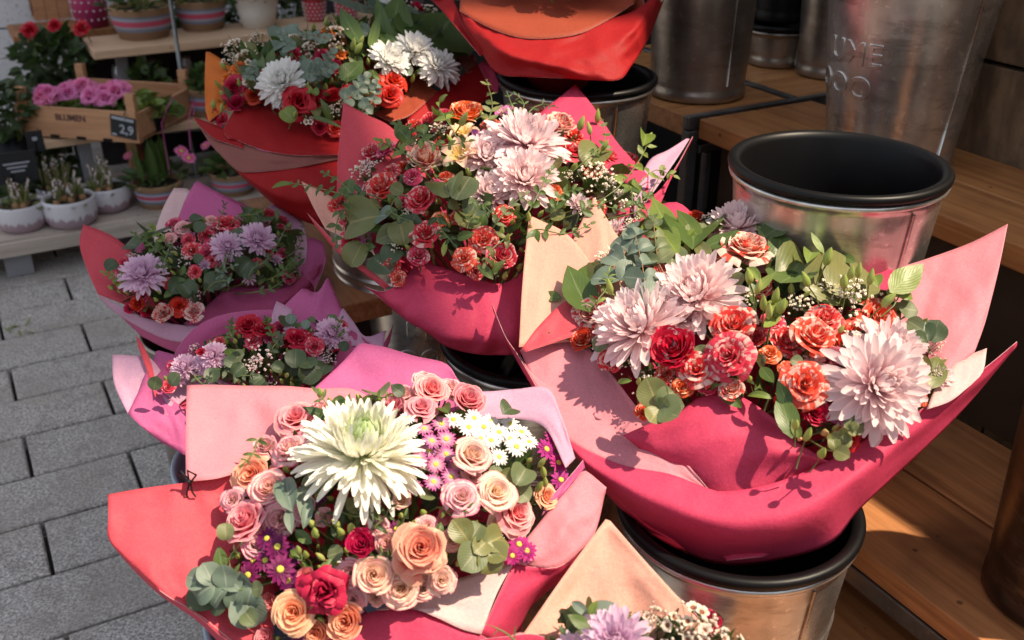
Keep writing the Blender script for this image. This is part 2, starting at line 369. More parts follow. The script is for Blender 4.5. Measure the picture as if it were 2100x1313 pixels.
def t_lily(seed, n=6, w=0.33):
    rg = random.Random(seed); mb = MB()
    for i in range(n):
        an = i*2*math.pi/n + rg.uniform(-.1, .1); ww = w*(1.0 if i % 2 else 0.75)
        def fn(a, s, an=an, ww=ww):
            r = 0.05 + 0.95*s**1.15; y = a*ww*math.sin(math.pi*min(1, 0.12 + 0.88*s)*0.93)**0.8; z = -0.5 + 1.0*math.sin(s*1.7) - 0.35*s*s + 0.12*a*a
            return Vector((r*math.cos(an) - y*math.sin(an), r*math.sin(an) + y*math.cos(an), z))
        petal_grid(mb, fn, 4, 6, rg.random())
    for i in range(6):
        an = i + 0.4; mb.tube([(0, 0, -.4), (0.12*math.cos(an), 0.12*math.sin(an), 0), (0.3*math.cos(an), 0.3*math.sin(an), 0.3)], 0.018, 4, 2)
        mb.ball((0.3*math.cos(an), 0.3*math.sin(an), 0.32), 0.05, 5, 2)
    stem_calyx(mb, -0.45, cal=False); return mb.mesh('alstroemeria_bloom', [None, M_CALYX, M_YEL])
def t_bud(seed, fat=0.42):
    rg = random.Random(seed); mb = MB(); rings = []; cols = []
    for i in range(9):
        s = i/8; r = fat*math.sin(math.pi*s**0.85)**0.8*(1 - 0.25*s) + 0.02
        rings.append([Vector((r*(1 + 0.12*math.cos(3*t))*math.cos(t), r*(1 + 0.12*math.cos(3*t))*math.sin(t), -0.8 + 1.8*s)) for t in (2*math.pi*k/9 for k in range(9))])
        cols.append([(0.5 + 0.5*math.cos(3*2*math.pi*k/9)*.5, s, rg.random()*0.2) for k in range(9)])
    mb.grid(rings, 0, cols, close=True); mb.tube([(0, 0, -.8), (0.2, 0.1, -2), (0.1, 0.3, -4)], 0.07, 5, 1)
    return mb.mesh('bud', [None, M_STEM])
def t_breath(seed, n=46, r=0.07):
    rg = random.Random(seed); mb = MB()
    for i in range(n):
        p = Vector((rg.gauss(0, .45), rg.gauss(0, .45), 0)); p.z = 0.55 - 0.45*p.length_squared + rg.uniform(-.25, .2); b = Vector((p.x*0.25, p.y*0.25, -0.8))
        mb.tube([b, (b + p)/2 + Vector((rg.uniform(-.1, .1), rg.uniform(-.1, .1), 0.05)), p], 0.010, 3, 1, cap=False)
        for q in range(4):
            an = q*1.57 + rg.random(); mb.ball(p + Vector((math.cos(an), math.sin(an), rg.uniform(-.5, .6)))*r*0.6, r*rg.uniform(.45, .8), 5, 0)
    return mb.mesh('breath_cluster', [None, M_STEM])
def t_wax(seed, n=7):
    rg = random.Random(seed); mb = MB()
    for i in range(n):
        c = Vector((rg.uniform(-.8, .8), rg.uniform(-.8, .8), rg.uniform(-.2, .5))); ax = (c + Vector((0, 0, 1.0))).normalized(); q = ax.to_track_quat('Z', 'Y'); sc = rg.uniform(.26, .36)
        for j in range(5):
            an = j*1.2566
            def fn(a, s, an=an):
                r = 0.35 + 0.65*s; y = a*0.46*math.sin(math.pi*(0.22 + 0.68*s)); z = 0.1 + 0.3*math.sin(s*2.2) + 0.1*a*a
                return c + q @ (Vector((r*math.cos(an) - y*math.sin(an), r*math.sin(an) + y*math.cos(an), z))*sc)
            petal_grid(mb, fn, 3, 3, rg.random())
        rings = [[c + q @ (Vector((rr*math.cos(t), rr*math.sin(t), zz))*sc) for t in (2*math.pi*k/8 for k in range(8))] for rr, zz in ((0.12, -.75), (0.42, 0.05), (0.40, 0.22), (0.3, 0.1), (0.02, 0.05))]
        mb.grid(rings[:3], 1, None, close=True); mb.grid(rings[2:], 2, None, close=True)
        mb.tube([c - ax*sc*0.7, Vector((c.x*0.3, c.y*0.3, -1.2))], 0.02, 4, 3)
    for i in range(14):
        c = Vector((rg.uniform(-1, 1), rg.uniform(-1, 1), rg.uniform(-.3, .6))); mb.ball(c, 0.09, 6, 0); mb.tube([c, Vector((c.x*0.3, c.y*0.3, -1.2))], 0.014, 3, 3)
    return mb.mesh('wax_flower_cluster', [None, M_CALYX, M_DKC, M_STEM])
LW = dict(round=lambda s: 0.50*math.sin(math.pi*min(1, s*0.97+0.03))**0.55, ovate=lambda s: 0.24*math.sin(math.pi*s**0.8)**0.9,
          lance=lambda s: 0.15*math.sin(math.pi*s**0.85)**0.9, blade=lambda s: 0.085*(math.sin(math.pi*(s**0.75))**0.6), broad=lambda s: 0.40*math.sin(math.pi*s**0.75)**0.8,
          needle=lambda s: 0.06*math.sin(math.pi*s)**0.6)
def leaf_pts(kind, bend, fold, curl=0.0, ns=7, na=4, wav=0.0):
    pts = []; y = 0.0; z = 0.0; e = 0.0
    for i in range(ns + 1):
        s = i / ns
        if i: y += math.cos(e)/ns; z += math.sin(e)/ns; e += bend/ns
        w = LW[kind](max(0.001, min(0.999, s)))
        pts.append([Vector((w*a, y - math.sin(e)*fold*abs(a)*w, z + math.cos(e)*fold*abs(a)*w + curl*a*w*s + wav*math.sin(s*9 + a*2)*w)) for a in (-1 + 2*j/na for j in range(na + 1))])
    return pts
LEAFM = {}
def t_leaf(kind, v):
    key = (kind, v)
    if key not in LEAFM:
        rg = random.Random(v*77 + len(kind)); mb = MB(); k = rg.random()*0.3
        pts = leaf_pts(kind, (-0.45, -0.9, 0.35, -1.3)[v % 4], (0.25, 0.5, 0.12, 0.38)[v % 4], rg.uniform(-.3, .3), wav=0.07 if kind != 'round' else 0.06)
        mb.grid(pts, 0, [[(j/4, i/7, k) for j in range(5)] for i in range(8)])
        LEAFM[key] = mb.mesh('leaf_' + kind, [None])
    return LEAFM[key]
def basis(pos, ydir, zdir, sc):
    y = Vector(ydir).normalized(); z = Vector(zdir); z = z - y*z.dot(y)
    if z.length < 1e-4: z = y.orthogonal()
    z.normalize(); x = y.cross(z)
    M = Matrix((x*sc, y*sc, z*sc)).transposed().to_4x4(); M.translation = pos; return M
def facing(pos, n, sc, spin):
    q = Vector(n).normalized().to_track_quat('Z', 'Y'); return Matrix.Translation(pos) @ q.to_matrix().to_4x4() @ Matrix.Rotation(spin, 4, 'Z') @ Matrix.Scale(sc, 4)
TPL = dict(
    rose=[t_rose(i, (0.35, 0.6, 0.8, 0.5, 0.7)[i]) for i in range(5)],
    tight=[t_rose(20 + i, 0.12, 18) for i in range(2)],
    lisi=[t_rose(40, 1.15, 15, 0.13), t_rose(41, 0.95, 18, 0.11)],
    mum=[t_mum(60 + i, 165, width=0.108, droop=(0.1, 0.25, 0.45)[i], heart=1.3, l0=0.42) for i in range(3)],
    big=[t_mum(70, 400, width=0.060, droop=0.6, cup=1.0, heart=2.1, ns=8, l0=0.42)],
    smum=[t_mum(80 + i, 60, width=0.13, droop=0.1, heart=0.9) for i in range(2)],
    daisy=[t_daisy(90 + i) for i in range(3)], pdaisy=[t_daisy(95, 13, 0.19)],
    lily=[t_lily(100), t_lily(101)], bud=[t_bud(110), t_bud(111, 0.33)],
    breath=[t_breath(120), t_breath(121)], wax=[t_wax(130), t_wax(131)])
KIND = {'rose': ('rose', 'rose'), 'tight': ('rose', 'tight'), 'lisi': ('lisianthus', 'lisi'), 'mum': ('chrysanthemum', 'mum'), 'big': ('chrysanthemum', 'big'), 'smum': ('chrysanthemum', 'smum'),
        'daisy': ('daisy', 'daisy'), 'pdaisy': ('daisy', 'pdaisy'), 'lily': ('alstroemeria', 'lily'), 'bud': ('flower_bud', 'bud'), 'breath': ('baby_breath', 'breath'), 'wax': ('wax_flower', 'wax')}

def crom(P, t):
    n = len(P) - 1; x = min(max(t, 0), 1) * n; i = min(int(x), n - 1); f = x - i
    p1, p2 = P[i], P[i+1]; p0 = P[i-1] if i > 0 else p1*2 - p2; p3 = P[i+2] if i + 2 <= n else p2*2 - p1
    return 0.5*((2*p1) + (p2 - p0)*f + (2*p0 - 5*p1 + 4*p2 - p3)*f*f + (3*p1 - p0 - 3*p2 + p3)*f**3)
def polyline(pts, corner, n):
    # smooth curve through pts, broken at corners, resampled to n+1 points by length with the corners kept
    segs = []; cur = [0]
    for i in range(1, len(pts)):
        cur.append(i)
        if corner[i] or i == len(pts) - 1: segs.append(cur); cur = [i]
    dense = []
    for sg in segs:
        P = [pts[i] for i in sg]
        m = max(2, 12*(len(P) - 1)); q = [crom(P, k/m) if len(P) > 1 else P[0] for k in range(m + 1)]
        dense += q if not dense else q[1:]
    L = [0.0]
    for i in range(1, len(dense)): L.append(L[-1] + (dense[i] - dense[i-1]).length)
    out = []; j = 0
    for k in range(n + 1):
        d = L[-1]*k/n
        while j < len(L) - 2 and L[j+1] < d: j += 1
        f = (d - L[j]) / max(1e-9, L[j+1] - L[j]); out.append(dense[j].lerp(dense[j+1], min(1, max(0, f))))
    return out

def proj(p):
    d = p - CAMP; f = d.dot(Vector((0, math.cos(PITCH), -math.sin(PITCH)))); u = d.dot(Vector((0, math.sin(PITCH), math.cos(PITCH))))
    return (1050 + FPX*d.x/f, 656.5 - FPX*u/f)
def inside(q, poly):
    x, y = q; c = False; j = len(poly) - 1
    for i in range(len(poly)):
        xi, yi = poly[i]; xj, yj = poly[j]
        if (yi > y) != (yj > y) and x < (xj - xi)*(y - yi)/(yj - yi) + xi: c = not c
        j = i
    return c
class Bouquet:
    """a bunch whose flower dome has its centre at pixel survey (cx,cy), distance d, radius rad, leaning to the viewer by tilt"""
    def __init__(s, name, cx, cy, d, rad, dome, label, tilt=24, side=0.0, group='wrapped bouquets'):
        s.C = at_d(cx, cy, d); s.rad = rad; s.dome = dome; s.mask = None; s.occ = []; s.rg = random.Random(int(cx*7 + cy))
        tc = Vector((-s.C.x, -s.C.y, 0)).normalized()
        s.N = (Vector((0, 0, 1))*math.cos(R(tilt)) + tc*math.sin(R(tilt)) + Vector((side, 0, 0))).normalized()
        s.o = thing(name, s.C - s.N*0.2, label, 'bouquet', group)
    def hit(s, x, y, h):
        r = ray(x, y); return CAMP + r * ((s.C + s.N*h - CAMP).dot(s.N) / r.dot(s.N))
    def pos(s, x, y, lift=0.0):
        h = s.dome
        for _ in range(14):
            p = s.hit(x, y, h + lift); q = min(((p - s.C) - s.N*(p - s.C).dot(s.N)).length / s.rad, 1.35); h = 0.5*h + 0.5*s.dome*(1 - q*q)
        return p
    def nrm(s, p, k=0.55, cb=0.3):
        v = p - s.C; v -= s.N*v.dot(s.N); return (s.N + v/s.rad*k + (CAMP - p).normalized()*cb).normalized()
    def fl(s, kind, mat, x, y, rpx, lift=0.0, turn=None, v=None, label=None, jit=0.22, cb=0.3):
        s.occ.append((x, y, rpx)); p = s.pos(x, y, lift); sc = rpx * (0.97 if kind == 'rose' else 0.86 if kind in ('mum', 'smum', 'big', 'lisi') else 1.0) * (p - CAMP).dot(ray(1050, 656.5)) / FPX
        n = s.nrm(p, cb=cb) + Vector((s.rg.uniform(-1, 1), s.rg.uniform(-1, 1), s.rg.uniform(-1, 1)))*jit
        if turn: n = n.normalized() + Vector(turn)
        nm, tp = KIND[kind]; T = TPL[tp]; me = T[s.rg.randrange(len(T)) if v is None else v]
        o = bpy.data.objects.new(nm, me); col.objects.link(o); place(o, s.o, facing(p, n, sc, s.rg.uniform(0, 6.28)))
        o.material_slots[0].link = 'OBJECT'; o.material_slots[0].material = mat if not isinstance(mat, str) else PET[mat]
        if label: o['label'] = label
        return o
    def fls(s, kind, mat, lst, lift=0.0, **k):
        for q in lst: s.fl(kind, mat, q[0], q[1], q[2], lift + (q[3] if len(q) > 3 else 0), **k)
    def pack(s, items, n=40, gap=0.62, lift=0.006):
        # fill what is still open between the hand-placed blooms
        xs = [q[0] for q in s.mask]; ys = [q[1] for q in s.mask]; made = 0
        for _ in range(n*40):
            if made >= n: break
            x = s.rg.uniform(min(xs), max(xs)); y = s.rg.uniform(min(ys), max(ys)); kind, mat, r, w = s.rg.choices(items, [q[3] for q in items])[0]; r *= s.rg.uniform(.8, 1.2)
            if not inside((x, y), s.mask) or any((x - a)**2 + (y - b)**2 < (gap*(r + c))**2 for a, b, c in s.occ): continue
            made += 1
            if kind in LW:
                an = s.rg.uniform(0, 6.28); s.occ.append((x, y, r*.8)); s.leaf(kind, mat, x - r*.6*math.cos(an), y - r*.6*math.sin(an), x + r*.9*math.cos(an), y + r*.9*math.sin(an), lift=lift + .012, lift1=lift + s.rg.uniform(.0, .03))
            else: s.fl(kind, mat, x, y, r, lift, turn=(s.rg.uniform(-.5, .5), 0, .3) if kind == 'bud' else None)
    def leaf(s, kind, mat, x0, y0, x1, y1, lift=0.01, name='leaf', lift1=None, v=None, parent=None):
        a = s.pos(x0, y0, lift); b = s.pos(x1, y1, lift + 0.01 if lift1 is None else lift1); L = (b - a).length
        n = s.nrm(a, 0.3, 0.8) + Vector((s.rg.uniform(-1, 1), s.rg.uniform(-1, 1), s.rg.uniform(-1, 1)))*0.3
        return inst(name, t_leaf(kind, s.rg.randrange(4) if v is None else v), parent or s.o, basis(a, b - a, n, L), [LEAF[mat]])
    def sprig(s, pts, kind, mat, n=5, size=30, lift=0.02, name='leafy_sprig', w0=1.0, w1=0.6, ang=58, rise=0.012, twig=False, alt=False):
        P = [s.pos(x, y, lift + rise*i) for i, (x, y) in enumerate(pts)]
        dep = (P[0] - CAMP).dot(ray(1050, 656.5)); sc = size * dep / FPX
        root = P[0] + (s.C - s.N*0.08 - P[0])*0.45
        mb = MB(); path = [root] + P; m = 10; mb.tube([crom(path, k/m) for k in range(m + 1)], 0.0013, 5, 0, r1=0.0007)
        st = mb.build(name, M_TWIG if twig else M_STEM, s.o, Matrix.Translation(P[0]))
        for i in range(n):
            t = (0.6 if len(P) < 3 else 0.35) + (1 - (0.6 if len(P) < 3 else 0.35)) * (i + 0.5)/n if n > 1 else 0.9
            p = crom(path, t); d = (crom(path, min(1, t + 0.03)) - crom(path, t - 0.03)).normalized()
            k = sc * (w0 + (w1 - w0)*i/max(1, n - 1)); nn = s.nrm(p, 0.3, 0.7)
            for sd in ((1,) if (alt and i % 2) else (-1,) if alt else (-1, 1)):
                sidev = d.cross(nn).normalized()*sd; a = R(ang + s.rg.uniform(-14, 14))
                dr = d*math.cos(a) + sidev*math.sin(a) + nn*s.rg.uniform(-.25, .35)
                zz = nn + Vector((s.rg.uniform(-1, 1), s.rg.uniform(-1, 1), s.rg.uniform(-1, 1)))*0.45
                inst('leaf', t_leaf(kind, s.rg.randrange(4)), st, basis(p, dr, zz, k*s.rg.uniform(.82, 1.12)), [LEAF[mat]])
        inst('leaf', t_leaf(kind, 0), st, basis(P[-1], P[-1] - crom(path, 0.93), s.nrm(P[-1], .3, .7), sc*w1), [LEAF[mat]])
        return st
    def fill(s, n=260, size=0.035, mats=('dark', 'green', 'deep'), spread=0.98, kinds=('ovate', 'lance', 'round'), top=-0.012):
        mb = MB(); rg = s.rg; a1 = s.N.orthogonal().normalized(); a2 = s.N.cross(a1)
        made = 0
        for i in range(n*12):
            if made >= n: break
            rr = math.sqrt(rg.random())*1.12; an = rg.uniform(0, 6.283)
            h = s.dome*(1 - rr*rr) + top - rg.random()**1.5*0.06
            p = s.C + (a1*math.cos(an) + a2*math.sin(an))*rr*s.rad*(1 - max(0, -h)*5.0) + s.N*h
            out = (s.nrm(p, 0.8, 0) + Vector((rg.uniform(-1, 1), rg.uniform(-1, 1), rg.uniform(-.6, .6)))*0.9)
            M = basis(p, out, Vector((rg.uniform(-1, 1), rg.uniform(-1, 1), rg.uniform(-.2, 1))), size*rg.uniform(.6, 1.3))
            if s.mask and not (inside(proj(p), s.mask) and inside(proj(M @ Vector((0, 1, 0))), s.mask)): continue
            made += 1; pts = leaf_pts(rg.choice(kinds), rg.uniform(-1, .3), 0.25, 0, 4, 2); k = rg.random()
            mb.grid([[M @ q for q in row] for row in pts], rg.randrange(len(mats)), [[(j/2, i/4, k) for j in range(3)] for i in range(5)])
        for i in range(34):      # stalks gathered to the binding point
            rr = math.sqrt(rg.random())*0.7*s.rad; an = rg.uniform(0, 6.283)
            tp = s.C + (a1*math.cos(an) + a2*math.sin(an))*rr - s.N*0.03
            if s.mask and not inside(proj(tp), s.mask): continue
            mb.tube([tp, s.C + (a1*math.cos(an) + a2*math.sin(an))*rr*0.25 - s.N*0.2], 0.0022, 4, 0)
        o = mb.build('foliage', [LEAF[m] for m in mats], s.o); o['kind'] = 'stuff'; return o
    def paper(s, front, back, rows, nu=56, nv=22, crink=0.0030, lbl=None, pleat=0.0, pf=34.0, name='wrapping_paper'):
        G = []
        for row in rows:
            P = []
            for q in row:
                p0 = s.hit(q[0], q[1], 0); dd = (p0 - CAMP).dot(ray(1050, 656.5)) + (q[2] if len(q) > 2 else 0); P.append(at_d(q[0], q[1], dd))
            G.append(polyline(P, [len(q) > 3 and q[3] for q in row], nu))
        pts = []
        lines = [(s.rg.uniform(0, 6.28), s.rg.uniform(.15, .85), s.rg.uniform(.2, .8), s.rg.choice((-1, 1))*s.rg.uniform(.5, 1), s.rg.uniform(.10, .22)) for _ in range(6)]
        sd = Vector((s.rg.uniform(0, 50), s.rg.uniform(0, 50), s.rg.uniform(0, 50)))
        for i in range(nv + 1):
            t = i/nv; row = []
            for j in range(nu + 1):
                p = crom([g[j] for g in G], t); fr = min(j, nu - j, 3)/3*min(i, nv - i, 2)/2
                dir_ = (CAMP - p).normalized()
                q = Vector((p.x*14, p.y*14, p.z*14)) + sd
                cr = noise.noise(q)*1.4 + (0.5 - abs(noise.noise(q*1.5 + Vector((9, 2, 5)))))*2.2 - 0.9
                u_ = j/nu; pl = pleat*t**2.2*(math.sin(u_*pf + 1.5*math.sin(u_*9)) + .5*math.sin(u_*pf*1.7 + 2))
                for (la, lu, lt, lh, lw) in lines:
                    dd = abs((u_ - lu)*math.cos(la)*1.6 + (t - lt)*math.sin(la)); along = abs(-(u_ - lu)*math.sin(la)*1.6 + (t - lt)*math.cos(la))
                    if dd < lw: pl += crink*1.5*lh*(1 - dd/lw)*max(0, 1 - along*1.3)*fr
                row.append(p + dir_*(crink*cr*(0.35 + 0.65*fr) + pl))
            pts.append(row)
        mb = MB(); mb.grid(pts)
        # slot 0 is the side the viewer sees
        c = pts[nv//2][nu//2]; nn = (pts[nv//2][nu//2 + 1] - c).cross(pts[nv//2 + 1][nu//2] - c)
        if nn.dot(CAMP - c) < 0: mb.f = [tuple(reversed(f)) for f in mb.f]
        o = mb.build(name, [PAPER[front], PAPER[back], PAPER['edge']], s.o)
        so_ = o.modifiers.new('thickness', 'SOLIDIFY'); so_.thickness = 0.0005; so_.offset = -1; so_.material_offset = 1; so_.material_offset_rim = 2
        if lbl: o['label'] = lbl
        return o
# ================================================================ the place
TILE = m_plain('concrete_paver', (0.25, 0.235, 0.225), 0.85, var=0.35, scale=140, bump=0.0015)
def m_paver(name, c):
    t = NT(name); w = t.world(); rn = t.rnd()
    sp = t.noise(150, 3, w, 0.75); md = t.noise(60, 4, w, 0.7); bg = t.noise(5, 3, w)
    cc = t.mix(t.ramp(sp, 0.35, 0.65), tuple(x*0.4 for x in c), tuple(x*1.75 for x in c))
    cc = t.mix(t.math('MULTIPLY', t.ramp(md, 0.4, 0.7), 0.5), cc, tuple(x*0.6 for x in c))
    cc = t.mix(t.math('MULTIPLY', t.ramp(t.noise(14, 4, w, .7), 0.5, 0.62), 0.35), cc, (0.16, 0.14, 0.125))
    cc = t.mix(t.math('MULTIPLY', t.ramp(bg, 0.4, 0.7), 0.45), cc, (c[0]*0.75, c[1]*0.68, c[2]*0.6))
    cc = t.mix(t.math('MULTIPLY', rn, 0.3), cc, tuple(x*0.7 for x in c))
    t.bump(t.math('ADD', t.math('MULTIPLY', md, 1.0), t.math('MULTIPLY', sp, 0.5)), 0.003, 0.9)
    return t.fin(cc, 0.88, 0, 0.25)
M_PAVE = m_paver('granite_paver', (0.46, 0.435, 0.41)); M_JOINT = m_plain('sandy_joint', (0.075, 0.068, 0.06), 0.95, var=0.4, scale=90)
ORI = Matrix.Rotation(TH, 4, 'Z')
def um(u, v, z=0): return Matrix.Translation(uv(u, v, z)) @ ORI
def bevbox(name, size, mat, parent, M, bev=0.002, lbl=None):
    mb = MB(); sx, sy, sz = size; mb.box((-sx/2, -sy/2, -sz/2), (sx/2, sy/2, sz/2))
    o = mb.build(name, mat, parent, M, smooth=False, local=True)
    if bev:
        b = o.modifiers.new('bevel', 'BEVEL'); b.width = bev; b.segments = 2
    if lbl: o['label'] = lbl
    return o
def ground():
    mb = MB(); mb.box((-60, -60, -0.35), (60, 60, -0.05)); base = mb.build('ground', M_JOINT, None, smooth=False); tag(base, kind='structure')
    mb = MB(); L, W = 0.46, 0.2045; g = 0.0045
    me = None; rg = random.Random(3); k = 0
    # chamfered block shared by all pavers
    a, c = L/2 - g, W/2 - g; ch = 0.004; pts = []
    for (x, y, z) in ((a, c, -.05), (a, c, -ch), (a - ch, c - ch, 0)): pts.append([Vector((sx*x, sy*y, z)) for sx, sy in ((-1, -1), (1, -1), (1, 1), (-1, 1))])
    mb.grid(pts, 0, None, close=True); n = len(mb.v); mb.f.append((n-4, n-3, n-2, n-1)); mb.m.append(0); me = mb.mesh('paver', [M_PAVE], False)
    cand = []
    for r in range(-7, 34):
        v = 3.3355 - 1.2 + (r - 10)*W + 0.0035*0
        v = 1.692 + (r)*0.2045 - 0.0
        off = 0.18 if r % 2 else -0.05
        for q in range(-12, 13):
            u = off + q*L + L/2
            p = uv(u, v); dd = (p - CAMP); dp = dd.dot(ray(1050, 656.5))
            xx = 1050 + FPX*dd.x/dp if dp > 0 else -9999
            if -500 < xx < 1500 and dp > .8: cand.append((dp, u, v))
    cand.sort(); 
    for dp, u, v in cand[:290]:
        o = bpy.data.objects.new('paving_stone', me); col.objects.link(o)
        place(o, base, um(u, v, rg.uniform(-.0015, .0008)) @ Matrix.Rotation(rg.uniform(-.004, .004), 4, 'X') @ Matrix.Rotation(rg.uniform(-.003, .003), 4, 'Y'))
    rest = MB()
    for dp, u, v in cand[290:]:
        M = um(u, v, 0); b0 = len(rest.v)
        for p in mb.v: rest.vert(M @ Vector(p))
        for f in mb.f: rest.f.append(tuple(b0 + i for i in f)); rest.m.append(0)
    if rest.v: o = rest.build('paving', M_PAVE, base, smooth=False); o['kind'] = 'stuff'
    # dropped leaf sprig on the paving
    t = thing('fallen_leaves', at_z(25, 672, 0.0), 'small green leaf sprig lying on the paving by the left edge', 'leaf litter')
    for i in range(7):
        p = at_z(15 + 6*i, 668 + (i % 3)*7, 0.004); an = i*1.3
        inst('leaf', t_leaf('needle', i % 4), t, basis(p, (math.cos(an), math.sin(an), .02), (0, 0, 1), 0.05), [LEAF['fresh']])

WOOD = m_wood('shelf_wood', (0.33, 0.125, 0.04), (0.50, 0.22, 0.075), 'v', wear=.6); WOODU = m_wood('shelf_wood_cross', (0.36, 0.14, 0.045), (0.54, 0.25, 0.085), 'u', wear=.5)
WOODD = m_wood('old_plank', (0.26, 0.10, 0.037), (0.46, 0.20, 0.075), 'v', wear=0.9); WOODP = m_wood('pale_shelf_wood', (0.60, 0.40, 0.25), (0.74, 0.52, 0.34), 'u', wear=0.1); WOODG = m_wood('weathered_shelf_wood', (0.40, 0.34, 0.29), (0.54, 0.46, 0.40), 'u', wear=0.25)
CRATE = m_wood('crate_wood', (0.42, 0.20, 0.10), (0.54, 0.29, 0.15), 'u', wear=0.1)
M_WALLD = None
def shop_side():
    # dark stone wall behind the right shelf
    t = NT('dark_wall_slab'); w = t.world(); a = t.noise(9, 5, w, 0.7); b = t.noise(1.0, 4, t.scalev(w, (30, 30, 7)))
    cc = t.mix(t.ramp(b, 0.3, 0.7), (0.11, 0.064, 0.034), (0.27, 0.165, 0.09)); cc = t.mix(t.math('MULTIPLY', t.ramp(a, 0.45, 0.7), 0.6), cc, (0.05, 0.04, 0.03)); t.bump(a, 0.004, 0.8)
    slab = t.fin(cc, 0.75); zero = m_plain('wall_core', (0.01, 0.009, 0.008), 0.9)
    th = thing('shop_wall', uv(1.80, 0.5, 0), 'dark stone-slab shop wall behind the right shelf', 'wall', rz=TH); 
    bevbox('wall_core', (0.2, 2.6, 1.85), zero, th, um(1.80, 0.1, 0.925), 0)
    for i, z in enumerate((0.30, 0.90, 1.0)): pass
    zs = [0.0, 0.34, 0.705, 1.069, 1.43, 1.86]
    for i in range(len(zs) - 1):
        for j in range(5):
            v = 1.42 - 0.56*(j + 0.5) + (0.22 if i % 2 else 0); z0, z1 = zs[i] + .004, zs[i+1] - .004
            bevbox('wall_slab', (0.03, 0.552, z1 - z0), slab, th, um(1.683, v, (z0+z1)/2), 0.003)
    # right hand stepped display
    d = thing('display_table', uv(1.35, 1.0, 0), 'stepped wooden display bench against the dark wall, warm brown planks', 'display bench')
    for i, (u0, u1) in enumerate(((1.352, 1.505), (1.508, 1.664))):
        bevbox('plank', (u1-u0, 1.55, 0.042), WOOD, d, um((u0+u1)/2, 0.89, 0.9 - 0.021), 0.003)
    bevbox('back_panel', (0.02, 1.5, 0.30), m_plain('dark_panel', (0.045, 0.028, 0.017), 0.6, scale=14, var=.4), d, um(1.40, 0.88, 0.706), 0.001)
    for i, (u0, u1) in enumerate(((0.985, 1.186), (1.190, 1.385))):
        bevbox('plank', (u1-u0, 1.5, 0.038), WOODD, d, um((u0+u1)/2, 0.80, 0.55 - 0.019), 0.003)
    bevbox('steel_rail', (0.012, 1.5, 0.03), M_STEEL, d, um(0.990, 0.80, 0.494), 0.002)
    for v in (0.10, 1.50): bevbox('leg', (0.04, 0.04, 0.5), M_STEEL, d, um(1.02, v, 0.25), 0.002)
    for i in range(4):
        u0 = 0.50 + i*0.222; bevbox('plank', (0.218, 1.75, 0.035), WOODD, d, um(u0 + .111, 0.72, 0.40 - 0.018), 0.003)
    for u in (0.53, 1.3):
        for v in (-.1, 1.55): bevbox('leg', (0.04, 0.04, 0.38), M_STEEL, d, um(u, v, 0.19), 0.002)
    bevbox('support_box', (0.26, 0.26, 0.165), WOODD, d, um(1.10, 1.02, 0.551 + 0.083), 0.003)
    # rear steel framed table
    e = thing('display_table', uv(1.5, 2.0, 0), 'rear steel-framed table with orange-brown wooden top carrying the tall zinc bucket', 'display table')
    top = bevbox('tabletop', (0.285, 0.62, 0.045), WOODU, e, um(1.482, 2.005, 0.9 - 0.0225), 0.003)
    bevbox('tabletop', (0.60, 0.62, 0.045), WOODU, e, um(1.953, 2.005, 0.9 - 0.0225), 0.003)
    bevbox('steel_strip', (0.022, 0.62, 0.03), M_STEEL, e, um(1.638, 2.005, 0.889), 0.002)
    bevbox('steel_strip', (0.94, 0.018, 0.03), M_STEEL, e, um(1.80, 1.684, 0.889), 0.003)
    bevbox('steel_strip', (0.90, 0.012, 0.018), M_STEEL, e, um(1.81, 1.672, 0.83), 0.003)
    for u, v in ((1.345, 1.684), (2.24, 1.684), (1.35, 2.30), (2.24, 2.30)): bevbox('leg', (0.026, 0.024, 0.87), M_STEEL, e, um(u, v, 0.437), 0.002)
    bevbox('leg', (0.016, 0.016, 0.80), M_STEEL, e, um(1.385, 1.672, 0.42), 0.002)
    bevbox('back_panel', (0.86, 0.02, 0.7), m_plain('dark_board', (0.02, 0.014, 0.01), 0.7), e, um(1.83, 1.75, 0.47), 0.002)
    f = thing('low_stand', uv(0.9, 1.75, 0), 'low dark stand under the rear buckets, mostly hidden', 'stand')
    bevbox('stand_top', (0.86, 0.62, 0.04), WOODD, f, um(0.90, 1.88, 0.68), 0.003)
    for u in (0.5, 1.3):
        for v in (1.6, 2.16): bevbox('leg', (0.04, 0.04, 0.66), M_STEEL, f, um(u, v, 0.33), 0.002)
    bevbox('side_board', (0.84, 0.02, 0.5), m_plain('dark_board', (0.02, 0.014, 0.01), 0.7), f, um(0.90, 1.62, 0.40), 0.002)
    # shop rear: dark interior wall behind the tables
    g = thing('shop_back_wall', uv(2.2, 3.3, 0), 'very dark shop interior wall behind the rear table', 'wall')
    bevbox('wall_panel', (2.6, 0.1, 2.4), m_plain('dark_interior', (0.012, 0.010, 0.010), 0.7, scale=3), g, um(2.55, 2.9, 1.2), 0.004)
    # added unseen sun blockers: a tall block and a high slab over the pavement
    h = thing('sun_blocker', uv(2.6, 4, 0), 'unseen sun blocker shaped like a shop building, added behind the right-hand display', 'building'); mt = m_plain('blocker_render', (.30, .24, .20), .85, scale=3)
    bevbox('blocker_mass', (3.0, 8.3, 5.6), mt, h, um(4.1, .45 + 4.15, 2.8), .01); bevbox('blocker_slab', (0.12, 9.4, 3.0), mt, h, um(2.66, -.62 + 4.7, 5.604 + 1.5), .01)
    for k in range(4): bevbox('window', (.06, 1.0, 1.4), M_LINER, h, um(2.6, 1.8 + 1.9*k, 4.2), .01)  # dark panes dressing the added sun blocker

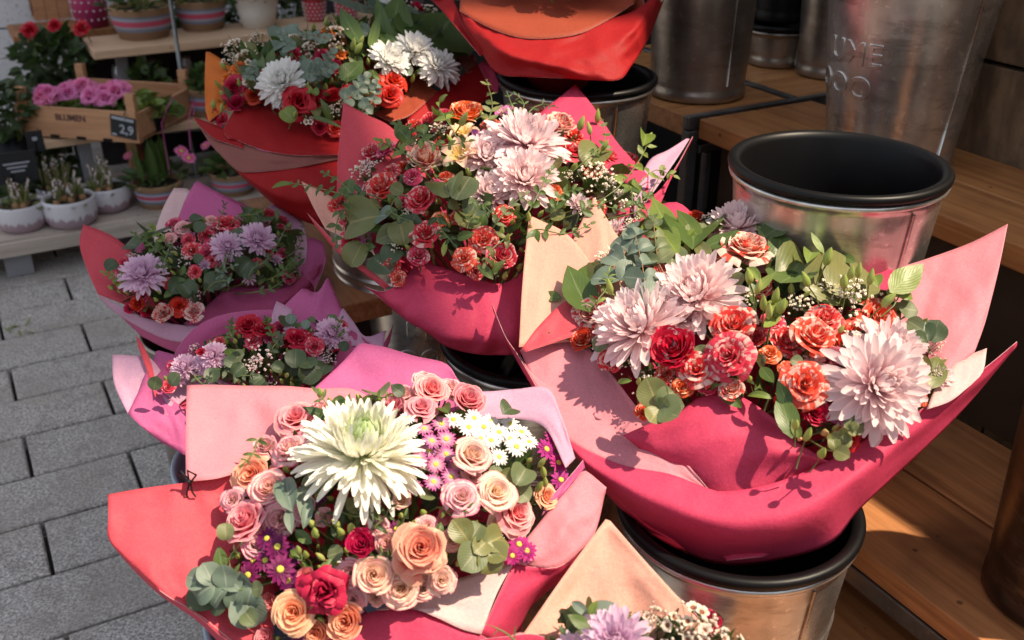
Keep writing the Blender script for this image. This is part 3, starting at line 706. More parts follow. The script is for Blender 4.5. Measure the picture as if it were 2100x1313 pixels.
def zinc_bucket(name, p, r, h, label, group=None, liner=True, zmat=None, rib=(0.42,), taper=0.80, cat='bucket', ridge=True, hollow=True):
    t = thing(name, p, label, cat, group); Z = zmat or M_ZINC; prof = []; n = 40; R_ = lambda s: r*(taper + (1 - taper)*s)
    mb = MB(); prof = [(0.01, 0.003), (R_(0)*0.97, 0.003), (R_(0)*1.0, 0.0), (R_(0)*1.03, 0.004), (R_(0)*1.03, 0.02), (R_(0)*1.0, 0.026)]
    for i in range(1, n):
        s = i/n; z = h*s
        if z < 0.03 or z > h - 0.012: continue
        d = 0
        for q in rib:
            for k in (-1, 1):
                d += 0.0035*math.exp(-((z - h*q - k*0.010)/0.0035)**2)
        prof.append((R_(s) + d, z))
    # denser rings at the ribs
    extra = []
    for q in rib:
        for k in range(-12, 13): z = h*q + k*0.0018; d = sum(0.0035*math.exp(-((z - h*q - kk*0.010)/0.0035)**2) for kk in (-1, 1)); extra.append((R_(z/h) + d, z))
    prof = prof[:6] + sorted([x for x in prof[6:] if all(abs(x[1] - h*q) > 0.023 for q in rib)] + extra, key=lambda x: x[1])
    mb.lathe(prof + [(r, h - 0.008), (r + 0.0045, h - 0.006), (r + 0.006, h - 0.001), (r + 0.003, h + 0.003), (r - 0.002, h), (r - 0.004, h - 0.01), (R_(.5) - 0.004, h*0.5), (R_(0)*0.97, 0.008), (0.01, 0.008)], 72, 0)
    mb.build('shell', Z, t, WM[t], local=True)
    if ridge:
        mb = MB(); a0 = -1.1
        mb.tube([((R_(s) + 0.001)*math.cos(a0), (R_(s) + 0.001)*math.sin(a0), h*s) for s in (0.09, 0.3, 0.6, 0.95)], 0.0025, 6); mb.build('seam', Z, t, WM[t], local=True)
    if liner:
        mb = MB(); k = r - 0.006
        mb.lathe([(r + 0.004, h + 0.004), (r + 0.0075, h + 0.006), (r + 0.0085, h + 0.012), (r + 0.006, h + 0.016), (r + 0.001, h + 0.0175), (k - 0.001, h + 0.015), (k - 0.004, h + 0.007), (k*0.97 - 0.012, h*0.75), (k*0.85, 0.03), (0.01, 0.028)], 72, 0)
        mb.build('liner', M_LINER, t, WM[t], local=True)
    return t
def emboss(t, txt, r0, taper, h, z, size, ang, right_end=True):
    cu = bpy.data.curves.new('lettering', 'FONT'); cu.body = txt; cu.size = size; cu.extrude = 0.0013; cu.bevel_depth = 0.0010; cu.bevel_resolution = 1; cu.space_character = 1.12; cu.offset = 0.0006; cu.align_x = 'RIGHT' if right_end else 'LEFT'
    tmp = bpy.data.objects.new('tmp', cu); col.objects.link(tmp); dg = bpy.context.evaluated_depsgraph_get(); me = bpy.data.meshes.new_from_object(tmp.evaluated_get(dg)); bpy.data.objects.remove(tmp)
    bm_ = bmesh.new(); bm_.from_mesh(me); bmesh.ops.subdivide_edges(bm_, edges=[e for e in bm_.edges if e.calc_length() > size*0.12], cuts=2); bm_.to_mesh(me); bm_.free()
    for v in me.vertices:
        zz = z + v.co.y; rr = r0*(taper + (1 - taper)*zz/h) + v.co.z - 0.0002; a = ang + v.co.x/rr
        v.co = (rr*math.cos(a), rr*math.sin(a), zz)
    me.materials.clear(); me.materials.append(M_ZINC); inst('embossed_lettering', me, t, WM[t])

def buckets():
    G = 'zinc flower buckets'
    c = uv(0.751, 0.784); zinc_bucket('zinc_bucket', Vector((at_d(1512,1052,1.30).x, at_d(1512,1052,1.30).y, 0.402)), 0.146, 0.292, 'short zinc bucket with black liner holding the largest bouquet at front right', G, rib=(0.52,))
    p = at_d(1720, 335, 1.45); zinc_bucket('zinc_bucket', Vector((p.x, p.y, 0.717)), 0.146, 0.31, 'empty zinc bucket with a glossy black liner in front of the right shelf', G, rib=(0.50,))
    p = at_d(1184, 172, 2.06); zinc_bucket('zinc_bucket', Vector((p.x, p.y, 0.701)), 0.152, 0.29, 'rear zinc bucket under the rust and red bouquet', G, rib=(0.45,))
    p = at_d(1108, 705, 1.66); zinc_bucket('zinc_bucket', Vector((p.x, p.y, 0.401)), 0.155, 0.315, 'zinc bucket with black rim under the middle pink bouquet', G, rib=(0.45,))
    p = at_d(850, 470, 1.95); t = zinc_bucket('zinc_bucket', Vector((p.x, p.y, 0.35)), 0.165, 0.50, 'tall greyish zinc bucket with double ribs behind the middle bouquet', G, liner=True, rib=(0.72,), taper=.78)
    a0 = math.atan2(-p.y, -p.x) + .12; emboss(t, 'ME', 0.165, .78, .5, 0.262, 0.05, a0 + .16); emboss(t, 'OO', 0.165, .78, .5, 0.20, 0.05, a0 + .16)
    # a support for the tall one
    s = thing('wooden_block', Vector((p.x, p.y, 0)), 'dark block carrying the tall greyish zinc bucket', 'block'); bevbox('block', (0.3, 0.3, 0.348), WOODD, s, Matrix.Translation((p.x, p.y, 0.174)) @ ORI, 0.003)
    # big bucket with lettering on the right shelf
    p = at_z(1818, 318, 0.902); t = zinc_bucket('zinc_bucket', p, 0.152, 0.36, 'tall zinc bucket embossed UME and OOO standing on the right shelf', G, liner=False, rib=(), taper=0.74, zmat=M_ZINC)
    a0 = math.atan2(-p.y, -p.x); emboss(t, 'UME', 0.152, .74, .36, 0.188, 0.055, a0 - .24); emboss(t, 'OOO', 0.152, .74, .36, 0.128, 0.055, a0 - .34)
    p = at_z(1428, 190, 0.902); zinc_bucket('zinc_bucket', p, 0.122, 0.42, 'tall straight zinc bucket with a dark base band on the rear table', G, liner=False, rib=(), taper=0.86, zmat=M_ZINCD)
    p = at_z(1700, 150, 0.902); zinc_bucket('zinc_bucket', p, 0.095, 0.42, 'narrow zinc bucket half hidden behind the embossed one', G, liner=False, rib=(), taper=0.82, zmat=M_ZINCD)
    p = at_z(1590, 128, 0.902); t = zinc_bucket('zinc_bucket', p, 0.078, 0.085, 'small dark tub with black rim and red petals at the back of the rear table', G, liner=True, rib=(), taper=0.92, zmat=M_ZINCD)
    zinc_bucket('zinc_bucket', Vector((p.x, p.y, 1.01)), 0.074, 0.20, 'black-lined tub stacked on the small dark tub at the back', G, liner=True, rib=(), taper=0.92, zmat=M_LINER)
    p = at_z(2168, 1222, 0.552); zinc_bucket('dark_bucket', p, 0.10, 0.34, 'dark metal bucket cut off by the right edge of the picture', G, liner=False, rib=(), taper=0.92, zmat=m_zinc('dark_bronze', (0.12, 0.08, 0.06), 0.3, 0.4))
    blue = m_plain('pale_blue_plastic', (0.30, 0.42, 0.50), 0.4)
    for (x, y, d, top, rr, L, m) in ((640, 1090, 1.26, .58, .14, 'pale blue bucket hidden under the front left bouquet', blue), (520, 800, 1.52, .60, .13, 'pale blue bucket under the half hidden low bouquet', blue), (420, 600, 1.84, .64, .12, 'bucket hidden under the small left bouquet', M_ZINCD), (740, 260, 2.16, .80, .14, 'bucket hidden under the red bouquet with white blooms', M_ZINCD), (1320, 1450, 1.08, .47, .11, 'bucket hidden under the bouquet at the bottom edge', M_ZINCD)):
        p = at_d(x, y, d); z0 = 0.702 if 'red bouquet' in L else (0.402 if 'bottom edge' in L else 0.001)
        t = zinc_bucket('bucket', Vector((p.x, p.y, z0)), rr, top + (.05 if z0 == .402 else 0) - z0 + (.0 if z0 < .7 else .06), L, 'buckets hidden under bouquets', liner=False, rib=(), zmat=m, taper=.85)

# ---------------------------------------------------------------- the stall across the pavement
def basket(x, y, z, rpx, hpx, label, k=0):
    p = at_z(x, y, z); d = (p - CAMP).dot(ray(1050, 656.5)); r = rpx*d/FPX; h = hpx*d/FPX*1.08
    t = thing('striped_basket', p, label, 'basket', 'striped woven baskets on the far stall')
    N = NT('woven_stripes'); co = N.coord('Object'); sp = N.n('ShaderNodeSeparateXYZ'); N.l(co, sp.inputs[0]); zz = N.math('DIVIDE', sp.outputs[2], h)
    rp = N.n('ShaderNodeValToRGB'); N.l(zz, rp.inputs[0]); rp.color_ramp.interpolation = 'CONSTANT'
    es = [(0, (.30, .17, .09)), (.28, (.22, .25, .32)), (.38, (.42, .42, .50)), (.46, (.70, .10, .18)), (.64, (.42, .42, .52)), (.74, (.20, .24, .32)), (.80, (.38, .22, .12))]
    rp.color_ramp.elements[0].color = (*es[0][1], 1); rp.color_ramp.elements[1].position = es[1][0]; rp.color_ramp.elements[1].color = (*es[1][1], 1)
    for q, c in es[2:]: e = rp.color_ramp.elements.new(q); e.color = (*c, 1)
    N.bump(N.math('SINE', N.math('MULTIPLY', sp.outputs[2], 900)), 0.002, 0.8); m = N.fin(rp.outputs[0], 0.85)
    mb = MB(); prof = []
    for i in range(25):
        s = i/24; prof.append((r*(0.80 + 0.22*math.sin(s*1.6)) + 0.0018*math.sin(i*2.1), h*s))
    mb.lathe([(0.005, 0.002)] + prof + [(r*0.98, h), (r*0.93, h*.95), (r*0.85, h*.6)], 40); mb.build('basket_wall', m, t, WM[t], local=True)
    mb = MB(); mb.lathe([(r*1.0, h - .004), (r*1.04, h), (r*1.0, h + .006), (r*0.96, h)], 40); mb.build('rim_band', m_plain('rim_jute', (.36, .22, .12), .9, scale=200), t, WM[t], local=True)
    mb = MB(); mb.lathe([(0.003, h*.86), (r*.92, h*.85)], 24); mb.build('soil', m_plain('soil', (.02, .013, .008), 1), t, WM[t], local=True)
    return t, p, r, h
def plant(parent, p, r, zt, n=60, size=0.04, mats=('green', 'dark'), flowers=None, kind='ovate', up=0.6, spread=1.2, hgt=0.07):
    rg = random.Random(int(abs(p.x*1000) + abs(p.y*100))); mb = MB(); base = p + Vector((0, 0, zt))
    for i in range(n):
        an = rg.uniform(0, 6.28); rr = math.sqrt(rg.random())*r*spread; q = base + Vector((rr*math.cos(an), rr*math.sin(an), hgt*(1 - (rr/(r*spread + 1e-6))**2)*rg.uniform(.3, 1)))
        dr = Vector((math.cos(an)*(.4 + rr/r), math.sin(an)*(.4 + rr/r), up + rg.uniform(-.3, .5))); M = basis(q, dr, Vector((rg.uniform(-1,1), rg.uniform(-1,1), .8)), size*rg.uniform(.6, 1.3))
        k = rg.random(); mb.grid([[M @ w for w in row] for row in leaf_pts(kind, rg.uniform(-.9, .2), .25, 0, 4, 2)], rg.randrange(len(mats)), [[(j/2, i2/4, k) for j in range(3)] for i2 in range(5)])
    for i in range(8): an = i*.8; mb.tube([base - Vector((0,0,.02)), base + Vector((r*.4*math.cos(an), r*.4*math.sin(an), hgt*.6))], .0018, 4, 0)
    o = mb.build('foliage', [LEAF[m] for m in mats], parent)
    o['kind'] = 'stuff'
    if flowers:
        for (tp, mat, dx, dy, dz, sz) in flowers:
            q = base + Vector((dx, dy, dz)); mb = MB()
            nm, T = KIND[tp]; o = bpy.data.objects.new(nm, TPL[T][rg.randrange(len(TPL[T]))]); col.objects.link(o); place(o, parent, facing(q, Vector((dx*3, dy*3 - .5, .8)), sz, rg.random()*6)); o.material_slots[0].link = 'OBJECT'; o.material_slots[0].material = PET[mat]
def bulbs(parent, p, r, h, n=5, tall=0.12, col_='hotpink'):
    rg = random.Random(int(p.x*500)); mb = MB()
    for i in range(n):
        an = i*6.28/n + rg.random(); rr = r*.6*rg.random(); b = p + Vector((rr*math.cos(an), rr*math.sin(an), h*.85)); tl = tall*rg.uniform(.7, 1.1); e = b + Vector((rg.uniform(-.02, .02), rg.uniform(-.02, .02), tl))
        mb.ball(b, .014, 8, 1, sz=1.3); mb.tube([b, (b + e)/2, e], .003, 5, 0)
        for q in range(9): mb.ball(b.lerp(e, .35 + .07*q) + Vector((rg.uniform(-1, 1), rg.uniform(-1, 1), 0))*.006, .005, 5, 2)
        for q in range(3):
            M = basis(b, (rg.uniform(-.4, .4), rg.uniform(-.4, .4), 1), (rg.uniform(-1, 1), 1, 0), tl*.8); mb.grid([[M @ w for w in row] for row in leaf_pts('blade', .2, .3, 0, 4, 2)], 0, [[(j/2, i2/4, .5) for j in range(3)] for i2 in range(5)])
    o = mb.build('bulb_plants', [LEAF['olive'], m_plain('bulb_skin', (.30, .16, .07), .6), m_plain('catkin', (.62, .52, .52), .8)], parent)
def bowl(x, y, z, rpx, hpx, label, sq=1.0, tall=.13):
    p = at_z(x, y, z); d = (p - CAMP).dot(ray(1050, 656.5)); r = rpx*d/FPX; h = hpx*d/FPX*1.1
    t = thing('glazed_bowl', p, label, 'plant bowl', 'glazed bowls of bulbs on the far stall')
    N = NT('drip_glaze'); co = N.coord('Object'); sp = N.n('ShaderNodeSeparateXYZ'); N.l(co, sp.inputs[0]); dn = N.noise(1.0, 3, N.scalev(co, (55, 55, 8)), .7)
    f = N.ramp(N.math('ADD', N.math('DIVIDE', sp.outputs[2], h), N.math('MULTIPLY', N.math('SUBTRACT', dn, .5), .9)), .36, .44)
    m = N.fin(N.mix(f, (.36, .26, .30), (.62, .60, .64)), .25)
    mb = MB(); mb.lathe([(.004, .002), (r*.74, 0), (r*.86, h*.08), (r*.97, h*.3), (r, h*.6), (r*.97, h*.94), (r*.95, h), (r*.91, h*1.0), (r*.90, h*.9), (r*.88, h*.5)], 40); mb.build('pot', m, t, WM[t], local=True)
    mb = MB(); mb.lathe([(0.003, h*.84), (r*.9, h*.83)], 24); mb.build('soil', m_plain('soil', (.03, .022, .012), 1, scale=90), t, WM[t], local=True)
    bulbs(t, p, r, h, 6, tall*.72); plant(t, p, r*.7, h*.8, 26, .03, ('olive', 'green'), hgt=.02)
    return t
def far_stall():
    G = thing('plant_stall', uv(0.4, 4.0, 0), 'tiered wooden plant stall across the pavement at upper left', 'plant stall')
    # tiers: low, middle, upper
    bevbox('shelf_board', (3.4, 0.34, 0.035), WOODG, G, um(0.25, 3.685 + .17, 0.15 - .0175), .003, 'weathered grey low shelf')
    bevbox('shelf_board', (3.4, 0.20, 0.035), WOODG, G, um(0.25, 4.14, 0.15 - .0175), .003)
    bevbox('edge_board', (3.4, 0.02, 0.05), WOODG, G, um(0.25, 3.674, 0.118), .002)
    bevbox('shelf_board', (1.25, 0.30, 0.03), WOODP, G, um(0.229 + .625, 3.945 + .15, 0.40 - .015), .003)
    bevbox('shelf_board', (1.9, 0.30, 0.035), WOODP, G, um(0.50 + .95, 4.43 + .15, 0.60 - .018), .003)
    dk = m_plain('painted_leg', (.26, .26, .28), .5)
    for u, v, z in ((.36, 4.0, .385), (1.3, 4.0, .385), (.62, 4.56, .58), (2.2, 4.56, .58), (.36, 4.2, .385)): bevbox('leg', (.045, .045, z), dk, G, um(u, v, z/2), .003)
    for u in (.05, 1.6, -1.2):
        for v in (3.74, 4.1): bevbox('foot', (.09, .06, .112), dk, G, um(u, v, .057), .004)
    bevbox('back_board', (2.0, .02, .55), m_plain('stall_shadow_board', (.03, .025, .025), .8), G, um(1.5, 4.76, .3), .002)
    tarp = m_plain('grey_fabric', (.30, .30, .33), .8); mb = MB(); rows = []
    for i in range(6): rows.append([uv(0.48 + .12*j, 4.16 + .08*i, .30 + .02*math.sin(j*.9 + i) - .012*i) for j in range(9)])
    t = thing('folded_sheet', uv(.9, 4.3, .28), 'grey folded sheet under the middle shelf of the far stall', 'sheet'); mb.grid(rows); o = mb.build('cloth', tarp, t); m = o.modifiers.new('thickness', 'SOLIDIFY'); m.thickness = .004
    t = thing('stall_pole', uv(*uvof(at_z(383, 250, .4)), .15), 'thin grey steel pole rising behind the crate', 'pole'); pb = at_d(377, 190, 3.95)
    mb = MB(); mb.tube([Vector((pb.x, pb.y, .152)), Vector((pb.x, pb.y, 1.9))], .008, 8); mb.build('pole', M_STEEL, t); mb = MB(); mb.lathe([(.03, 0), (.03, .006), (.01, .01)], 16); mb.build('foot', M_STEEL, t, Matrix.Translation((pb.x, pb.y, .152)), local=True)
    # baskets
    for (x, y, z, rp, hp, L, fl) in ((297, 74, .6, 60, 55, 'striped basket at the left end of the upper shelf', 0), (417, 58, .6, 49, 52, 'striped basket beside the white pot on the upper shelf', 1), (330, 418, .15, 47, 44, 'striped basket with pink daisies in the middle of the low shelf', 2), (482, 392, .15, 46, 40, 'striped basket at the right of the low shelf behind the red wrapping', 3), (425, 235, .4, 34, 50, 'striped basket right of the crate on the middle shelf', 4)):
        t, p, r, h = basket(x, y, z, rp, hp, L)
        F = [('pdaisy', 'hotpink', -.09, .0, .10, .022), ('pdaisy', 'hotpink', .10, .02, .11, .028), ('pdaisy', 'hotpink', .13, .0, .09, .028)] if fl in (2, 3) else None
        plant(t, p, r, h, 90 if fl != 4 else 50, .045, ('green', 'dark'), F, hgt=.06)
        if fl in (0, 2):
            mb = MB(); rg = random.Random(fl)
            for q in range(9): M = basis(p + Vector((rg.uniform(-.04, .04), rg.uniform(-.04, .04), h)), (rg.uniform(-.35, .35), rg.uniform(-.2, .2), 1), (rg.uniform(-1, 1), -1, 0), .17); mb.grid([[M @ w for w in row] for row in leaf_pts('blade', .3, .3, 0, 5, 2)], 0, [[(j/2, i2/5, .5) for j in range(3)] for i2 in range(6)])
            mb.build('blade_leaves', LEAF['fresh' if fl == 0 else 'green'], t)
        if fl == 2:
            mb = MB(); c = p + Vector((.05, 0, h + .12))
            mb.tube([c - Vector((0, 0, .1)), c, c + Vector((.0, 0, .1)), c + Vector((.03, 0, .16)), c + Vector((.06, 0, .2))], .002, 4); mb.tube([c + Vector((.09, 0, 0)), c + Vector((.1, 0, .12)), c + Vector((.13, 0, .19)), c + Vector((.12, 0, .13))], .0016, 4); mb.build('pink_ribbon_loop', PET['hotpink'], t)
    bowl(50, 466, .15, 50, 50, 'drip-glazed bowl at the left end of the low shelf'); bowl(150, 457, .15, 53, 52, 'drip-glazed bowl second from left on the low shelf'); bowl(225, 427, .15, 47, 46, 'lilac and white glazed bowl third from left on the low shelf', tall=.16); bowl(122, 418, .15, 40, 36, 'small glazed bowl behind the second bowl on the low shelf', tall=.19)
    # conical white pot, dotted pots
    def cup(x, y, z, r0, r1, hp, m, L, dots=False, nm='plant_pot'):
        p = at_z(x, y, z); d = (p - CAMP).dot(ray(1050, 656.5)); k = d/FPX; h = hp*k*1.08; t = thing(nm, p, L, 'plant pot', 'pots on the far stall')
        mb = MB(); mb.lathe([(.003, .002), (r0*k, 0), ((r0 + r1)/2*k, h*.5), (r1*k, h), (r1*k*1.03, h*1.01), (r1*k*.93, h), (r0*k*.9, h*.4)], 36); mb.build('pot', m, t, WM[t], local=True)
        if dots:
            mb = MB()
            for i in range(5):
                for j in range(16):
                    an = (j + .5*(i % 2))*6.283/16; s = .15 + .17*i; rr = (r0 + (r1 - r0)*s)*k; mb.ball((rr*math.cos(an), rr*math.sin(an), h*s), .0055, 6, sz=.8)
            dts = mb.build('raised_dots', m_plain('dot_white', (.70, .60, .66), .3), t, WM[t], local=True); dts['kind'] = 'stuff'
        return t, p, r1*k, h
    wp = m_plain('white_ceramic', (.72, .70, .65), .5, scale=12); pk = m_plain('pink_glaze', (.42, .04, .13), .3); rd = m_plain('red_glaze', (.50, .02, .04), .3)
    t, p, r, h = cup(531, 54, .6, 32, 46, 56, wp, 'white conical flower pot on the upper shelf'); plant(t, p, r, h*.9, 70, .04, ('dark', 'green', 'deep'), [('lily', 'orchid', .03, -.01, .06, .02)], hgt=.08)
    t, p, r, h = cup(647, 42, .6, 20, 24, 40, rd, 'small red dotted pot on the upper shelf left of the tulip leaves', True); plant(t, p, r, h*.9, 40, .03, hgt=.04)
    t, p, r, h = cup(712, 40, .6, 20, 24, 40, rd, 'small red pot half hidden behind the white blooms', True); plant(t, p, r, h*.9, 40, .03, hgt=.04)
    t, p, r, h = cup(190, 52, .6, 33, 38, 95, pk, 'tall magenta pot with raised white dots, left of the upper shelf', True); plant(t, p, r, h*.9, 40, .04)
    q = thing('wooden_stool', Vector((p.x, p.y, 0)), 'dark stool under the dotted magenta pot and the slatted box', 'stool'); bevbox('seat', (.55, .3, .03), WOODD, q, Matrix.Translation((p.x - .08, p.y + .02, .583)) @ ORI, .003)
    for a in (-.2, .2):
        for c_ in (-.1, .1): bevbox('leg', (.03, .03, .566), WOODD, q, Matrix.Translation(Vector((p.x - .08, p.y + .02, .283)) + UX*a + VX*c_) @ ORI, .002)
    # slatted box behind
    pz = at_z(110, 40, .6); t = thing('slatted_box', pz, 'brown wooden box with dark round holes at the top left', 'wooden box'); bx = WOODD
    for s_ in (-1, 0, 1): bevbox('slat', (.05, .015, .22), CRATE, t, Matrix.Translation(pz + UX*.052*s_ + Vector((0, 0, .11))) @ ORI, .002)
    bevbox('back', (.16, .015, .22), WOODD, t, Matrix.Translation(pz + VX*.12 + Vector((0, 0, .11))) @ ORI, .002); bevbox('base', (.16, .12, .015), WOODD, t, Matrix.Translation(pz + VX*.06 + Vector((0, 0, .008))) @ ORI, .002)
    for s_ in (-.5, .5):
        mb = MB(); mb.lathe([(.001, .0), (.014, 0), (.016, .003), (.001, .003)], 20); mb.build('hole', M_LINER, t, Matrix.Translation(pz + UX*.052*s_*1.1 - VX*.011 + Vector((0, 0, .13))) @ ORI @ Matrix.Rotation(R(90), 4, 'X'), local=True)
    # crate with pink primroses on the middle shelf
    A = at_z(22, 268, .41); B = at_z(288, 272, .41); A = uv(.115, 3.93, .405); ang = TH - R(20)
    A = at_d(40, 262, 3.72); B = at_d(285, 276, 3.62); A.z = B.z = 0.403; ux = (B - A); Lc = ux.length; ux.normalize(); vx = Vector((-ux.y, ux.x, 0)); CR = Matrix((ux, vx, Vector((0, 0, 1)))).transposed().to_4x4()
    t = thing('flower_crate', A + ux*Lc/2, 'open wooden crate of pink primroses printed with faded dark letters, on the middle shelf', 'crate'); Wd = .40
    def cb(nm, u, v, z, s, lb=None): M = CR.copy(); M.translation = A + ux*u + vx*v + Vector((0, 0, z)); return bevbox(nm, s, CRATE, t, M, .0015, lb)
    cb('front_board', Lc/2, 0, .062, (Lc, .008, .112)); cb('back_board', Lc/2, Wd, .062, (Lc, .008, .112)); cb('end_board', 0.006, Wd/2, .075, (.01, Wd, .09)); cb('end_board', Lc - .006, Wd/2, .065, (.012, Wd - .01, .09)); cb('base_board', Lc/2, Wd/2, .008, (Lc - .02, Wd - .02, .008))
    for u in (.022, Lc - .022):
        for v in (.018, Wd - .018): cb('corner_post', u, v, .09, (.035, .022, .175))
    def flat(txt, size, M, mat, nm='printed_letters', par=t):
        cu = bpy.data.curves.new(nm, 'FONT'); cu.body = txt; cu.size = size; cu.extrude = .0004; cu.offset = size*.02; cu.align_x = 'CENTER'; tmp = bpy.data.objects.new('tmp', cu); col.objects.link(tmp)
        me = bpy.data.meshes.new_from_object(tmp.evaluated_get(bpy.context.evaluated_depsgraph_get())); bpy.data.objects.remove(tmp); me.materials.clear(); me.materials.append(mat); return inst(nm, me, par, M)
    ink = m_plain('faded_ink', (.10, .04, .04), .8); MR = Matrix.Rotation(R(90), 4, 'X')
    M = CR.copy(); M.translation = A + ux*Lc*.46 - vx*.0055 + Vector((0, 0, .072)); flat('BLUMEN', .032, M @ MR, ink)
    M = CR.copy(); M.translation = A + ux*(Lc + .0012) + vx*Wd*.5 + Vector((0, 0, .06)); flat('BLUMEN', .026, M @ Matrix.Rotation(R(90), 4, 'Z') @ MR, ink)
    for i in range(3):
        M = CR.copy(); M.translation = A + ux*Lc*(.3 + .22*i) - vx*.0052 + Vector((0, 0, .010)); mb = MB(); mb.box((-.018, -.001, -.006), (.018, .001, .006)); mb.build('notch', M_LINER, t, M, smooth=False, local=True)
    for i, (x, y) in enumerate(((100, 172), (135, 170), (165, 158), (205, 160), (238, 166), (275, 180), (310, 185), (190, 185))):
        pp = at_d(x, y + 40, 3.72 + .05*(i % 3)); pp.z = .47; c = thing('primrose_plant', pp, ['pink primrose at the left end of the crate', 'second pink primrose from the left in the crate', 'third pink primrose in the crate', 'tall pink primrose in the crate centre', 'pink primrose right of the crate centre', 'leafy primrose without open bloom at the crate right', 'rightmost leafy primrose in the crate', 'low leafy primrose at the crate front'][i], 'potted plant', 'primroses in the wooden crate')
        mb = MB(); mb.lathe([(.003, 0), (.034, 0), (.042, .05), (.040, .05), (.034, .01)], 20); mb.build('pot', M_LINER, c, Matrix.Translation((pp.x, pp.y, .418)), local=True)
        F = [('lisi', 'hotpink', random.uniform(-.035, .035), random.uniform(-.03, .03), .055 + random.uniform(0, .035), .034) for _ in range(8)] if i < 5 else ([('lisi', 'hotpink', .02, 0, -.01, .014)] if i == 6 else None)
        plant(c, pp, .05, 0, 42, .055, ('fresh', 'green'), F, kind='broad', up=.45, hgt=.045)
    # chalk price tag on the crate
    slate = m_plain('chalkboard_black', (.012, .013, .015), .7); chalk = m_plain('chalk', (.36, .38, .42), .9)
    tg = thing('price_tag', A + ux*(Lc - .055), 'small black chalk price tag clipped to the front of the crate', 'price tag'); M = CR.copy(); M.translation = A + ux*(Lc - .052) - vx*.0085 + Vector((0, 0, .063)); M = M @ Matrix.Rotation(R(8), 4, 'Y')
    bevbox('board', (.098, .004, .078), slate, tg, M, .001); flat('2,9', .045, M @ Matrix.Translation((.014, -.0025, -.022)) @ MR, chalk, 'chalk_price', tg); bevbox('chalk_band', (.085, .001, .010), chalk, tg, M @ Matrix.Translation((0, -.0028, .030)), 0); bevbox('chalk_mark', (.018, .001, .007), chalk, tg, M @ Matrix.Translation((-.034, -.0028, -.031)), 0)
    mb = MB(); mb.tube([M @ Vector((.01, -.003, .03)), M @ Vector((.008, -.006, .05)), M @ Vector((.008, .004, .056))], .003, 6); mb.build('clip', M_STEEL, tg)
    # other price boards
    p = at_d(22, 345, 3.55); tg = thing('price_board', p, 'black chalkboard sign with scribbled white lettering at the left edge', 'price board'); M = Matrix.Translation(p) @ ORI; bevbox('board', (.17, .006, .11), slate, tg, M, .001)
    for i in range(3): bevbox('chalk_line', (.085 - .02*i, .001, .006), chalk, tg, M @ Matrix.Translation((.02, -.004, .015 - .014*i)), 0)
    mb = MB(); mb.tube([p, Vector((p.x, p.y, .152))], .004, 6); mb.build('stake', M_LINER, tg)
    p = at_d(72, 290, 3.6); tg = thing('price_board', p, 'small grey-black price card hanging left of the middle shelf', 'price board'); M = Matrix.Translation(p) @ ORI; bevbox('board', (.055, .004, .075), slate, tg, M, .001); bevbox('chalk_mark', (.016, .001, .012), chalk, tg, M @ Matrix.Translation((0, -.003, .01)), 0); mb = MB(); mb.tube([p, Vector((p.x, p.y, .152))], .003, 6); mb.build('stake', M_LINER, tg)
    # dark shrubs
    def shrub(x, y, d, z0, rr, n, L, fl=(), mats=('dark', 'deep'), size=.05):
        c = at_d(x, y, d); t = thing('potted_shrub', Vector((c.x, c.y, z0)), L, 'potted plant', 'dark green plants on the far stall'); mb = MB(); ph = max(.06, c.z - rr*.8 - z0); mb.lathe([(.003, 0), (rr*.5, 0), (rr*.65, ph), (rr*.62, ph), (rr*.5, .02)], 24); mb.build('pot', M_LINER, t, WM[t], local=True)
        rg = random.Random(x); mb = MB()
        for i in range(n):
            v = Vector((rg.gauss(0, 1), rg.gauss(0, 1), rg.gauss(0, 1))).normalized()*rr*rg.uniform(.45, 1.05); v.z *= .8; M = basis(c + v, v + Vector((rg.uniform(-.1, .1), rg.uniform(-.1, .1), .03)), (rg.uniform(-1, 1), rg.uniform(-1, 1), .6), size*rg.uniform(.6, 1.2)); k = rg.random()
            mb.grid([[M @ w for w in row] for row in leaf_pts('broad', -.5, .25, 0, 4, 2)], rg.randrange(len(mats)), [[(j/2, i2/4, k) for j in range(3)] for i2 in range(5)])
        for i in range(10): an = i*.63; mb.tube([Vector((c.x, c.y, z0 + ph*.8)), c + Vector((rr*.6*math.cos(an), rr*.6*math.sin(an), rr*.3))], .003, 4, 0)
        o = mb.build('foliage', [LEAF[m] for m in mats], t); o['kind'] = 'stuff'
        for (fx, fy, s_) in fl:
            q = at_d(fx, fy, d - rr*.7); o = bpy.data.objects.new('rose', TPL['rose'][1]); col.objects.link(o); place(o, t, facing(q, (0, -.6, .6), s_, 1)); o.material_slots[0].link = 'OBJECT'; o.material_slots[0].material = PET['red']
    shrub(108, 125, 4.25, .152, .15, 420, 'dark leafy rose bush with bright red blooms behind the crate', ((60, 62, .038), (112, 52, .03), (168, 58, .036)))
    shrub(10, 225, 3.7, .152, .11, 220, 'dark green plant at the left edge beside the crate'); shrub(95, 345, 3.85, .152, .085, 150, 'dark leafy plant under the crate behind the bowls')
    shrub(390, 60, 4.7, .0, .12, 160, 'dark plant behind the striped baskets', mats=('dark', 'green')); shrub(20, 395, 3.75, .152, .08, 150, 'dark plant behind the leftmost bowl', mats=('deep', 'dark')); shrub(455, 10, 4.75, .0, .14, 160, 'dark plant behind the white conical pot', mats=('dark', 'green')); shrub(580, 20, 4.9, 0, .14, 160, 'dark plant behind the red dotted pots', mats=('dark', 'green'))
    shrub(300, 160, 4.3, .152, .07, 90, 'small dark plant behind the crate', mats=('green', 'dark')); shrub(425, 165, 3.95, .402, .06, 90, 'green plant beside the crate post', mats=('green', 'dark'), size=.035)
